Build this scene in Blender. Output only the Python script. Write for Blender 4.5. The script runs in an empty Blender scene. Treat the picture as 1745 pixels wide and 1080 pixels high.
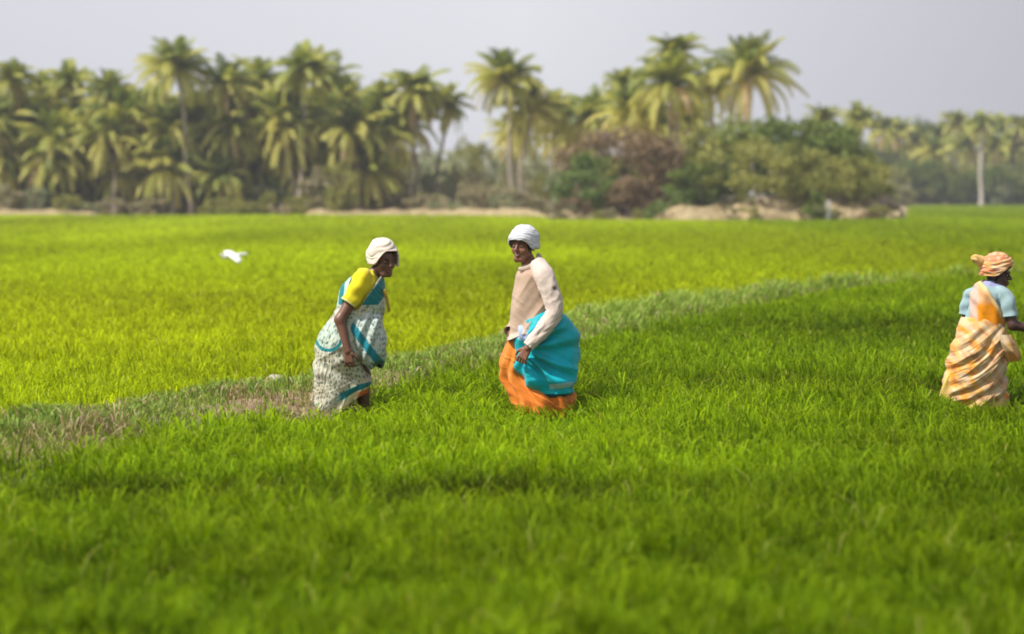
import bpy, math, random
import numpy as np
from mathutils import Vector, Matrix

# ------------------------------------------------------------------ camera
FP = 4847.0            # focal length in photo pixels (1745 wide)
CAMH = 1.68
HOR = 332.0
sc = bpy.context.scene
cam_d = bpy.data.cameras.new("camera"); cam = bpy.data.objects.new("camera", cam_d)
sc.collection.objects.link(cam); sc.camera = cam
cam_d.sensor_width = 36.0; cam_d.lens = FP / 1745 * 36
cam_d.clip_start = 0.5; cam_d.clip_end = 6000
cam.location = (0, 0, CAMH)
PITCH = math.atan((540 - HOR) / FP)
cam.rotation_euler = (math.pi / 2 - PITCH, 0, 0)
cam_d.dof.use_dof = True; cam_d.dof.focus_distance = 20.2; cam_d.dof.aperture_fstop = 1.9
cam_d.dof.aperture_blades = 9

# ------------------------------------------------------------------ sky and sun
SUN = Vector((-0.56, -0.26, 0.79)).normalized()
w = bpy.data.worlds.new("World"); sc.world = w; w.use_nodes = True
nt = w.node_tree; nt.nodes.clear()
wo = nt.nodes.new("ShaderNodeOutputWorld"); bg = nt.nodes.new("ShaderNodeBackground")
sky = nt.nodes.new("ShaderNodeTexSky"); sky.sky_type = 'NISHITA'; sky.sun_disc = False
sky.sun_elevation = math.asin(SUN.z); sky.sun_rotation = math.atan2(SUN.x, SUN.y)
sky.air_density = 1.0; sky.dust_density = 4.0; sky.ozone_density = 1.0
tc = nt.nodes.new("ShaderNodeTexCoord"); sx = nt.nodes.new("ShaderNodeSeparateXYZ")
nt.links.new(tc.outputs["Generated"], sx.inputs[0])
rmp = nt.nodes.new("ShaderNodeValToRGB")      # a thin high veil of cloud, thicker towards the east
mp = nt.nodes.new("ShaderNodeMapRange")
mp.inputs[1].default_value = -0.20; mp.inputs[2].default_value = 0.25
nt.links.new(sx.outputs["X"], mp.inputs[0]); nt.links.new(mp.outputs[0], rmp.inputs[0])
cr = rmp.color_ramp; cr.elements[0].position = 0.0; cr.elements[0].color = (4.7, 4.75, 5.2, 1)
cr.elements[1].position = 1.0; cr.elements[1].color = (2.8, 2.82, 3.25, 1)
e = cr.elements.new(0.45); e.color = (5.4, 5.45, 5.85, 1)
mx = nt.nodes.new("ShaderNodeMixRGB"); mx.inputs[0].default_value = 0.85
nt.links.new(sky.outputs[0], mx.inputs[1]); nt.links.new(rmp.outputs[0], mx.inputs[2])
nt.links.new(mx.outputs[0], bg.inputs[0]); bg.inputs[1].default_value = 0.10
nt.links.new(bg.outputs[0], wo.inputs[0])
sd = bpy.data.lights.new("sun", 'SUN'); sun = bpy.data.objects.new("sun", sd); sc.collection.objects.link(sun)
sd.energy = 3.6; sd.angle = math.radians(0.6); sd.color = (1.0, 0.95, 0.86)
sun.rotation_euler = SUN.to_track_quat('Z', 'Y').to_euler()
sc.view_settings.view_transform = 'Standard'; sc.view_settings.look = 'None'
sc.view_settings.exposure = 0.7; sc.view_settings.gamma = 1.0
sc.cycles.use_denoising = True
sc.cycles.max_bounces = 8; sc.cycles.transmission_bounces = 4; sc.cycles.diffuse_bounces = 3
sc.cycles.volume_bounces = 0
sc.cycles.filter_width = 1.8

# ------------------------------------------------------------------ helpers
def gpt(px, py):
    "photo pixel on the ground plane -> world x, y"
    Z = FP * CAMH / (py - HOR)
    return (px - 872.5) / FP * Z, Z

def tag(o, label=None, cat=None, group=None, kind=None):
    if label: o["label"] = label
    if cat: o["category"] = cat
    if group: o["group"] = group
    if kind: o["kind"] = kind
    return o

def empty(name, loc, rz=0.0):
    o = bpy.data.objects.new(name, None); o.empty_display_size = 0.3
    o.location = loc; o.rotation_euler = (0, 0, rz); sc.collection.objects.link(o); return o

def mesh_np(name, V, F, mat, col=None, smooth=False, parent=None, link=True):
    "V (n,3); F list of arrays (m,k) or one array; col (n,3) stored as point colour"
    V = np.ascontiguousarray(V, dtype=np.float32)
    if not isinstance(F, (list, tuple)): F = [F]
    F = [f for f in F if len(f)]
    me = bpy.data.meshes.new(name)
    me.vertices.add(len(V)); me.vertices.foreach_set("co", V.ravel())
    nl = sum(f.size for f in F); npol = sum(len(f) for f in F)
    me.loops.add(nl); me.loops.foreach_set("vertex_index", np.concatenate([f.ravel() for f in F]).astype(np.int32))
    me.polygons.add(npol)
    tot = np.concatenate([np.full(len(f), f.shape[1], dtype=np.int32) for f in F])
    st = np.concatenate([[0], np.cumsum(tot)[:-1]]).astype(np.int32)
    me.polygons.foreach_set("loop_start", st)
    try: me.polygons.foreach_set("loop_total", tot)
    except Exception: pass
    me.update(calc_edges=True)
    if smooth: me.polygons.foreach_set("use_smooth", np.ones(npol, dtype=bool))
    if col is not None:
        a = me.attributes.new("Col", 'FLOAT_COLOR', 'POINT')
        c = np.ones((len(V), 4), dtype=np.float32); c[:, :3] = col
        a.data.foreach_set("color", c.ravel())
    me.materials.append(mat)
    o = bpy.data.objects.new(name, me)
    if link: sc.collection.objects.link(o)
    if parent is not None: o.parent = parent
    return o

def hash2(ix, iy, seed):
    h = (ix.astype(np.int64) * 374761393 + iy.astype(np.int64) * 668265263 + seed * 982451653) & 0xffffffff
    h = ((h ^ (h >> 13)) * 1274126177) & 0xffffffff
    return ((h ^ (h >> 16)) & 0xffffff) / float(0xffffff)

def vn(x, y, seed=0):
    "smooth value noise, about -1..1"
    ix = np.floor(x); iy = np.floor(y); fx = x - ix; fy = y - iy
    fx = fx * fx * (3 - 2 * fx); fy = fy * fy * (3 - 2 * fy)
    ix = ix.astype(np.int64); iy = iy.astype(np.int64)
    a = hash2(ix, iy, seed); b = hash2(ix + 1, iy, seed); c = hash2(ix, iy + 1, seed); d = hash2(ix + 1, iy + 1, seed)
    return 2 * ((a * (1 - fx) + b * fx) * (1 - fy) + (c * (1 - fx) + d * fx) * fy) - 1

def sstep(a, b, x):
    t = np.clip((x - a) / (b - a), 0, 1); return t * t * (3 - 2 * t)

def mixc(c0, c1, m):
    return c0 + (np.asarray(c1, dtype=float) - c0) * np.asarray(m)[:, None]

def mat_new(name):
    m = bpy.data.materials.new(name); m.use_nodes = True
    n = m.node_tree; n.nodes.clear()
    out = n.nodes.new("ShaderNodeOutputMaterial")
    return m, n, out

def leaf_mat(name, trans=0.45, spec=0.12, rough=0.55, tint=(1.25, 1.15, 0.6)):
    "reads the point colour; thin leaf: light comes through"
    m, n, out = mat_new(name)
    at = n.nodes.new("ShaderNodeAttribute"); at.attribute_name = "Col"
    p = n.nodes.new("ShaderNodeBsdfPrincipled"); p.inputs["Roughness"].default_value = rough
    p.inputs["Specular IOR Level"].default_value = spec * 2
    n.links.new(at.outputs["Color"], p.inputs["Base Color"])
    t = n.nodes.new("ShaderNodeBsdfTranslucent")
    mu = n.nodes.new("ShaderNodeMixRGB"); mu.blend_type = 'MULTIPLY'; mu.inputs[0].default_value = 1
    mu.inputs[2].default_value = (*tint, 1)
    n.links.new(at.outputs["Color"], mu.inputs[1]); n.links.new(mu.outputs[0], t.inputs["Color"])
    mi = n.nodes.new("ShaderNodeMixShader"); mi.inputs[0].default_value = trans
    n.links.new(p.outputs[0], mi.inputs[1]); n.links.new(t.outputs[0], mi.inputs[2])
    n.links.new(mi.outputs[0], out.inputs[0]); return m

def cloth_mat(name, rough=0.85, sheen=0.2, trans=0.0):
    m, n, out = mat_new(name)
    at = n.nodes.new("ShaderNodeAttribute"); at.attribute_name = "Col"
    p = n.nodes.new("ShaderNodeBsdfPrincipled"); p.inputs["Roughness"].default_value = rough
    p.inputs["Sheen Weight"].default_value = sheen; p.inputs["Specular IOR Level"].default_value = 0.2
    tcn = n.nodes.new("ShaderNodeTexCoord")
    no = n.nodes.new("ShaderNodeTexNoise"); no.inputs["Scale"].default_value = 22; no.inputs["Detail"].default_value = 5
    n.links.new(tcn.outputs["Object"], no.inputs["Vector"])
    bu = n.nodes.new("ShaderNodeBump"); bu.inputs["Strength"].default_value = 0.35; bu.inputs["Distance"].default_value = 0.01
    n.links.new(no.outputs["Fac"], bu.inputs["Height"]); n.links.new(bu.outputs[0], p.inputs["Normal"])
    hs = n.nodes.new("ShaderNodeHueSaturation"); mr = n.nodes.new("ShaderNodeMapRange")
    mr.inputs[3].default_value = 0.86; mr.inputs[4].default_value = 1.12
    n.links.new(no.outputs["Fac"], mr.inputs[0]); n.links.new(mr.outputs[0], hs.inputs["Value"])
    n.links.new(at.outputs["Color"], hs.inputs["Color"]); n.links.new(hs.outputs[0], p.inputs["Base Color"])
    n.links.new(p.outputs[0], out.inputs[0]); return m

def skin_mat():
    m, n, out = mat_new("skin")
    at = n.nodes.new("ShaderNodeAttribute"); at.attribute_name = "Col"
    p = n.nodes.new("ShaderNodeBsdfPrincipled"); p.inputs["Roughness"].default_value = 0.45
    p.inputs["Specular IOR Level"].default_value = 0.45
    n.links.new(at.outputs["Color"], p.inputs["Base Color"])
    tcn = n.nodes.new("ShaderNodeTexCoord"); no = n.nodes.new("ShaderNodeTexNoise"); no.inputs["Scale"].default_value = 90
    n.links.new(tcn.outputs["Object"], no.inputs["Vector"])
    bu = n.nodes.new("ShaderNodeBump"); bu.inputs["Strength"].default_value = 0.15; bu.inputs["Distance"].default_value = 0.002
    n.links.new(no.outputs["Fac"], bu.inputs["Height"]); n.links.new(bu.outputs[0], p.inputs["Normal"])
    n.links.new(p.outputs[0], out.inputs[0]); return m

def noise_mat(name, c0, c1, scale, bump=0.5, rough=0.95, c2=None, dist=0.05):
    m, n, out = mat_new(name)
    p = n.nodes.new("ShaderNodeBsdfPrincipled"); p.inputs["Roughness"].default_value = rough
    p.inputs["Specular IOR Level"].default_value = 0.15
    tcn = n.nodes.new("ShaderNodeTexCoord"); no = n.nodes.new("ShaderNodeTexNoise")
    no.inputs["Scale"].default_value = scale; no.inputs["Detail"].default_value = 8; no.inputs["Roughness"].default_value = 0.65
    n.links.new(tcn.outputs["Object"], no.inputs["Vector"])
    r = n.nodes.new("ShaderNodeValToRGB"); r.color_ramp.elements[0].position = 0.32; r.color_ramp.elements[1].position = 0.68
    r.color_ramp.elements[0].color = (*c0, 1); r.color_ramp.elements[1].color = (*c1, 1)
    if c2: q = r.color_ramp.elements.new(0.5); q.color = (*c2, 1)
    n.links.new(no.outputs["Fac"], r.inputs[0]); n.links.new(r.outputs[0], p.inputs["Base Color"])
    bu = n.nodes.new("ShaderNodeBump"); bu.inputs["Strength"].default_value = bump; bu.inputs["Distance"].default_value = dist
    n.links.new(no.outputs["Fac"], bu.inputs["Height"]); n.links.new(bu.outputs[0], p.inputs["Normal"])
    n.links.new(p.outputs[0], out.inputs[0]); return m

M_rice = leaf_mat("rice_leaf", 0.45, 0.03, 0.6, (1.1, 1.08, 0.4))
M_weed = leaf_mat("weed_leaf", 0.3, 0.1, 0.6, (1.1, 1.05, 0.7))
M_palm = leaf_mat("palm_leaf", 0.4, 0.2, 0.45, (1.15, 1.1, 0.5))
M_leaf = leaf_mat("tree_leaf", 0.3, 0.1, 0.6, (1.15, 1.1, 0.6))
M_cloth = cloth_mat("cotton_cloth")
M_silk = cloth_mat("synthetic_sari_cloth", 0.55, 0.1)
M_skin = skin_mat()
M_mud = noise_mat("paddy_mud", (0.020, 0.028, 0.008), (0.05, 0.06, 0.016), 0.9, 0.4)
M_bundsoil = noise_mat("bund_soil", (0.16, 0.11, 0.075), (0.42, 0.29, 0.20), 3.0, 0.8)
M_dry = noise_mat("dry_earth", (0.22, 0.16, 0.10), (0.48, 0.36, 0.24), 0.35, 0.8, c2=(0.30, 0.25, 0.13), dist=0.3)
M_bank = noise_mat("sandy_bank", (0.17, 0.13, 0.065), (0.56, 0.45, 0.27), 2.2, 1.0, c2=(0.40, 0.31, 0.17), dist=0.3)
M_bark = noise_mat("palm_bark", (0.24, 0.19, 0.15), (0.52, 0.44, 0.37), 3.0, 0.6)
M_dbark = noise_mat("shaded_bark", (0.12, 0.10, 0.08), (0.26, 0.22, 0.18), 3.0, 0.6)
M_pale = noise_mat("pale_bark", (0.42, 0.37, 0.32), (0.62, 0.55, 0.48), 3.0, 0.6)
M_conc = noise_mat("whitewashed_concrete", (0.5, 0.5, 0.46), (0.75, 0.73, 0.66), 4.0, 0.3)
M_stone = noise_mat("pale_stone", (0.26, 0.23, 0.18), (0.55, 0.50, 0.42), 14.0, 0.6, dist=0.01)

rng = np.random.default_rng(11)
random.seed(5)

# ------------------------------------------------------------------ ground
def grid_sheet(name, xs, ys, zf, mat, kind="structure"):
    X, Y = np.meshgrid(xs, ys); Z = zf(X, Y)
    V = np.stack([X.ravel(), Y.ravel(), Z.ravel()], 1); nx, ny = len(xs), len(ys)
    i = (np.arange(ny - 1)[:, None] * nx + np.arange(nx - 1)[None, :]).ravel()
    F = np.stack([i, i + 1, i + nx + 1, i + nx], 1)
    return tag(mesh_np(name, V, F, mat, smooth=True), kind=kind)

grid_sheet("ground", np.linspace(-950, 950, 39), np.linspace(-50, 1550, 33), lambda X, Y: X * 0 - 0.02, M_dry)

# far edge of the rice: distance as a function of x/y slope
EDGE_S = np.array([-0.30, -0.18, -0.10, 0.0, 0.012, 0.02, 0.06, 0.105, 0.1385, 0.1395, 0.18, 0.30])
EDGE_Y = np.array([205., 205., 208., 204., 185., 168., 164., 164., 172., 380., 480., 500.])
def edge_y(s): return np.interp(s, EDGE_S, EDGE_Y)
ss = np.unique(np.concatenate([np.linspace(-0.30, 0.30, 121), [.1380, .1386, .1390, .1396, .1402]]))
rows = np.array([2., 6, 10, 15, 20, 30, 45, 70, 100])
V = []
for k in range(len(rows) + 12):
    for s in ss:
        yy = rows[k] if k < len(rows) else 100 + (edge_y(s) - 100) * (k - len(rows) + 1) / 12
        V.append((s * yy * (1 if yy > 15 else 1.0 + (15 - yy) * 0.15), yy, -0.012))
V = np.array(V); n_ = len(ss); K = len(rows) + 12
i = (np.arange(K - 1)[:, None] * n_ + np.arange(n_ - 1)[None, :]).ravel()
tag(mesh_np("paddy_ground", V, np.stack([i, i + 1, i + n_ + 1, i + n_], 1), M_mud), kind="structure")

# the earth bund that crosses the field
BP = [(-60, 730), (0, 722), (250, 688), (480, 652), (620, 630), (850, 588), (1000, 545), (1200, 514), (1370, 489), (1560, 470), (1745, 456), (1900, 447)]
BW = np.array([1.30, 1.28, 1.18, 1.0, .80, .82, .95, .85, .30, .10, .08, .06])
BH = .27
def bpt(px, py):
    Z = FP * (CAMH - BH - .04) / (py - HOR); return (px - 872.5) / FP * Z, Z
BG = np.array([bpt(*p) for p in BP]); BW = BW * .80
BG = np.vstack([[BG[0] + (BG[0] - BG[1]) / np.linalg.norm(BG[0] - BG[1]) * 9], BG]); BW = np.concatenate([[.8], BW])
def bund_d(x, y):
    "signed distance from the bund axis / half width; negative = far (left) field"
    bx = np.interp(y, BG[:, 1], BG[:, 0]); bw = np.interp(y, BG[:, 1], BW)
    wob = 0.22 * vn(x * 0.9, y * 0.45, 5) + .16 * vn(x * 3.1, y * 1.5, 6)
    return (x - bx) * 0.955 / bw + wob * (1 / np.maximum(bw, .5))
yy = np.concatenate([np.linspace(8, 50, 150), np.linspace(50.5, 68, 16)])
us = np.linspace(-1.25, 1.25, 17)
V = []
for y in yy:
    bx = np.interp(y, BG[:, 1], BG[:, 0]); bw = np.interp(y, BG[:, 1], BW)
    for u in us:
        V.append((bx + u * bw, y, BH * math.exp(-(u / .80) ** 4) - 0.03 * (abs(u) > 1.2)))
V = np.array(V); V[:, 2] += 0.025 * vn(V[:, 0] * 5, V[:, 1] * 5, 9)
i = (np.arange(len(yy) - 1)[:, None] * 17 + np.arange(16)[None, :]).ravel()
tag(mesh_np("earth_bund", V, np.stack([i, i + 1, i + 18, i + 17], 1), M_bundsoil, smooth=True), kind="structure")
def ground_z(x, y):
    bx = np.interp(y, BG[:, 1], BG[:, 0]); bw = np.interp(y, BG[:, 1], BW); u = (x - bx) / bw
    return np.where((y < 68) & (y > 8), BH * np.exp(-(u / .80) ** 4), 0.0)

# ------------------------------------------------------------------ blades of rice and weeds
def blades(name, x, y, z, h, wd, lean, laz, az, cb, ct, mat, tip=1.0):
    "n grass blades; lean = horizontal reach of the tip, laz = direction of lean, az = facing"
    n = len(x)
    wx = np.cos(az) * wd * .5; wy = np.sin(az) * wd * .5
    lx = np.cos(laz) * lean; ly = np.sin(laz) * lean
    V = np.empty((n, 7, 3), dtype=np.float32)
    V[:, 0] = np.stack([x - wx * .5, y - wy * .5, z], 1); V[:, 1] = np.stack([x + wx * .5, y + wy * .5, z], 1)
    for i_, hz_, lz_, ww in ((2, .66, .14, 1.0), (4, .93, .46, .9)):
        V[:, i_] = np.stack([x + lx * lz_ - wx * ww, y + ly * lz_ - wy * ww, z + h * hz_], 1); V[:, i_ + 1] = np.stack([x + lx * lz_ + wx * ww, y + ly * lz_ + wy * ww, z + h * hz_], 1)
    V[:, 6] = np.stack([x + lx, y + ly, z + h * tip], 1)
    b = (np.arange(n) * 7)[:, None]
    F = np.concatenate([b + [0, 1, 3], b + [0, 3, 2], b + [2, 3, 5], b + [2, 5, 4], b + [4, 5, 6]], 0)
    C = np.empty((n, 7, 3), dtype=np.float32)
    C[:, 0] = C[:, 1] = cb; C[:, 2] = C[:, 3] = cb; C[:, 4] = C[:, 5] = (cb + ct) / 2; C[:, 6] = ct
    return mesh_np(name, V.reshape(-1, 3), F, mat, col=C.reshape(-1, 3))

def scatter(y0, y1, dens0, p, smax):
    "points whose density falls as (12/y)^p within |x| < smax*y + 1"
    ys = np.linspace(y0, y1, 4000); f = dens0 * (12 / ys) ** p * 2 * (smax * ys + 1.4)
    cdf = np.concatenate([[0], np.cumsum((f[1:] + f[:-1]) / 2 * np.diff(ys))]); n = int(cdf[-1])
    y = np.interp(rng.random(n) * cdf[-1], cdf, ys); x = (rng.random(n) * 2 - 1) * (smax * y + 1.4)
    return x, y

PEOPLE = [((589 - 872.5) / FP * 20.2 - 0.0, 20.2), ((923 - 872.5) / FP * 20.2, 20.2), ((1667 - 872.5) / FP * 20.9, 20.9)]

x, y = scatter(8.2, 500, 2650, 1.46, 0.218)
# hills of seedlings: blades gather in tufts
cell = .056 * (np.maximum(y, 12) / 14) ** .7; lc = np.log2(cell / .060).round(); cell = .060 * 2.0 ** lc
ix = np.floor(x / cell); iy = np.floor(y / cell); sd = lc.astype(int) * 7
tcx = (ix + .15 + .7 * hash2(ix, iy, 91)) * cell; tcy = (iy + .15 + .7 * hash2(ix, iy, 92)) * cell; tone = hash2(ix, iy, 93); tall = hash2(ix, iy, 94)
offx = x - tcx; offy = y - tcy; outaz = np.arctan2(offy, offx) + .5 * rng.standard_normal(len(x))
x = tcx + offx * .55; y = tcy + offy * .55
keep = (y < edge_y(x / y) - 0.5)
bd = bund_d(x, y)
inb = np.abs(bd) < 1.0
inb &= y < 75
r = rng.random(len(x))
keep &= ~(inb & (r < np.interp(np.abs(bd), [0, .45, .8, 1.0], [1, .93, .62, .15])))
# weedy hollow beside the bund at the left edge of view
wp = np.exp(-(((x + 2.62) / .38) ** 2 + ((y - 14.4) / 1.5) ** 2)) + .7 * np.exp(-(((x + 2.45) / .35) ** 2 + ((y - 16.6) / .7) ** 2))
keep &= ~(rng.random(len(x)) < wp * 1.1)
for k, (px, py) in enumerate(PEOPLE):
    keep &= ~((((x - px + .02) / .20) ** 2 + ((y - py) / .17) ** 2) < 1)
# low bare lines between the far plots
for yb, wb in ((88, 1.6), (140, 3.0)):
    yl = yb + 3 * vn(x * .03, x * 0, 31) - x * .15
    keep &= ~((np.abs(y - yl) < wb) & (rng.random(len(x)) < .75) & ((yb > 100) | (x < 1)))
x, y = x[keep], y[keep]; bd = bd[keep]; n = len(x); tone = tone[keep]; tall = tall[keep]; outaz = outaz[keep]
far_field = (bd < 0)
nz1 = vn(x * .55, y * .28, 1); nz2 = vn(x * 1.9, y * 1.3, 2); nz3 = vn(x * 6, y * 5, 3); nz0 = vn(x * .13, y * .06, 4)
nz4 = vn(x * 13, y * 9, 14)
h = 0.27 + .02 * nz1 + .025 * nz2 + .035 * nz3 + .035 * nz4 + .012 * nz0
h *= np.where(far_field, .92, 1.0) * (1 + .10 * sstep(16, 12, y) * nz3) * (0.66 + .44 * rng.random(n) + .26 * tall)
# strips of lower crop, the shade of stalk sides painted into the leaves
# (px from, px to, row at left, row at right, thickness in rows, strength): lines of lower crop darkened by painted shade
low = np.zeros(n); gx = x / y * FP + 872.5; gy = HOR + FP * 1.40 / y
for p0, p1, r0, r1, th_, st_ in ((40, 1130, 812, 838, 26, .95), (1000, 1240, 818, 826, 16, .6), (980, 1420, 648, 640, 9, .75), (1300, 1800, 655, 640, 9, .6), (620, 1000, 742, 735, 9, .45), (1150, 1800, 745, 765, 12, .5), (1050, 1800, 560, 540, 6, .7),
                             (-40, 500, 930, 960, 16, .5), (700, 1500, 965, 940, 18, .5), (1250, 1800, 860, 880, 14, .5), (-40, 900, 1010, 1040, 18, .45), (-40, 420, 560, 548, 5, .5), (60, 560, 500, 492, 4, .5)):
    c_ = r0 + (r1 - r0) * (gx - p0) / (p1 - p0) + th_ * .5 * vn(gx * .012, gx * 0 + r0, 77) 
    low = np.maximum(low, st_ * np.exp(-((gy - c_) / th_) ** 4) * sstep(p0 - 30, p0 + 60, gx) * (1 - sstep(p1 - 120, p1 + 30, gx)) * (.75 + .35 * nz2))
h *= 1 - .22 * np.clip(low, 0, 1)
near_p = np.zeros(n)
for px_, py_ in PEOPLE: near_p = np.maximum(near_p, np.exp(-(((x - px_) / .42) ** 2 + ((y - py_) / .55) ** 2)))
for px_, py_ in PEOPLE:
    h *= 1 - .45 * np.exp(-((x - px_) / .38) ** 4) * np.exp(-((y - py_ + 1.0) / 1.25) ** 4)
wd = .0070 * (np.maximum(y, 10) / 12) ** .66 * (0.75 + .5 * rng.random(n))
lean_k = 1 + 1.3 * near_p
laz = np.radians(165) + .9 * np.angle(np.exp(1j * (outaz - np.radians(165)))) + .5 * nz2
lean = h * (.20 + .42 * rng.random(n)) * lean_k
az = laz + math.pi / 2 + .7 * rng.standard_normal(n)
gA = np.array([.15, .285, .003]); gB = np.array([.44, .52, .004])      # near plot greener, far plot yellower
base = np.where(far_field[:, None], mixc(np.tile(gA + .55 * (gB - gA), (n, 1)), gB, sstep(17, 34, y)), gA)
base = mixc(base, [.42, .58, .008], np.clip(sstep(25, 70, y) * .6, 0, 1))
hue = np.clip(.42 + .30 * nz0 + .20 * nz2 + .22 * nz3 + .18 * nz4 + .22 * rng.standard_normal(n), 0, 1)
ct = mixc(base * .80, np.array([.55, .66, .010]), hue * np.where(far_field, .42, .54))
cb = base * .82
# leaf colour gets darker towards the east side of the field
east = sstep(0.02, 0.17, x / y)
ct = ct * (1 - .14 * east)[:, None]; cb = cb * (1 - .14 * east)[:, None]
dryb = rng.random(n) < .015
low = np.clip(low, 0, 1); ban = .5 + .5 * vn(x * .22 + 3, gy * .035, 78)       # ban varies the leaf colour; low puts the band shade into it
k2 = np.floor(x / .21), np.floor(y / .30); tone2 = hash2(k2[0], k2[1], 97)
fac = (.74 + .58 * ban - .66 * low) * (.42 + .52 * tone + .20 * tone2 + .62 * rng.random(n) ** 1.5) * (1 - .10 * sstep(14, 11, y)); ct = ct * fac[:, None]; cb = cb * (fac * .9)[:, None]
ct[dryb] = [.6, .55, .15]
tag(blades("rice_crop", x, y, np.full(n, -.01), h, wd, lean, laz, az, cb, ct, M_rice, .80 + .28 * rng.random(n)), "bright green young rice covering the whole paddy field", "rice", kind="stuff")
print("rice blades", n)

# weeds on the bund and in the hollow
x, y = scatter(9, 68, 4300, 1.25, 0.205)
bd = bund_d(x, y)
wp = np.exp(-(((x + 2.62) / .38) ** 2 + ((y - 14.4) / 1.5) ** 2)) + .7 * np.exp(-(((x + 2.45) / .35) ** 2 + ((y - 16.6) / .7) ** 2))
tuft = np.clip(.5 + .6 * vn(x * 5, y * 4, 21) + .3 * vn(x * 1.7, y * 1.1, 24), 0, 1)
bare = sstep(.0, .4, vn(x * 1.6 + 7, y * .6, 22)) * sstep(.1, -.35, bd) * (bd > -1.0) * sstep(25, 20, y) * .8
keep = ((np.abs(bd) < .75 + .5 * rng.random(len(x))) & (rng.random(len(x)) < (.35 + .65 * tuft) * (1 - .55 * bare))) | (rng.random(len(x)) < wp * .7)
x, y, bd, tuft, bare = x[keep], y[keep], bd[keep], tuft[keep], bare[keep]; n = len(x)
h = (.03 + .10 * tuft * rng.random(n) + .03 * rng.random(n)) * (1 + .8 * sstep(22, 36, y)) * (1 - .5 * bare) + .16 * wp[keep] * rng.random(n)
az = rng.random(n) * math.pi; laz = rng.random(n) * 2 * math.pi
wd = .0055 * (y / 12) ** .85 * (.6 + .8 * rng.random(n))
straw = np.clip(sstep(-.1, .35, vn(x * 1.5, y * .6, 23)) * sstep(.1, .5, bd) * .8 * sstep(24, 19, y) + bare * .55 - .45 * sstep(22, 30, y), 0, 1)
isst = rng.random(n) < (straw * .7 + .06)
gcol = mixc(mixc(np.tile([.12, .22, .035], (n, 1)), [.24, .38, .05], sstep(18, 32, y)), [.42, .56, .09], rng.random(n) * .8)
ct = np.where(isst[:, None], mixc(np.tile([.40, .29, .16], (n, 1)), [.62, .48, .30], rng.random(n)), gcol)
z = ground_z(x, y) - .01
tag(blades("bund_weeds", x, y, z, h, wd, h * (.3 + .6 * rng.random(n)), laz, az, ct * .8, ct, M_weed), "dull green weeds and dry straw growing along the bund", "weeds", kind="stuff")
print("weeds", n)

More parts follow.
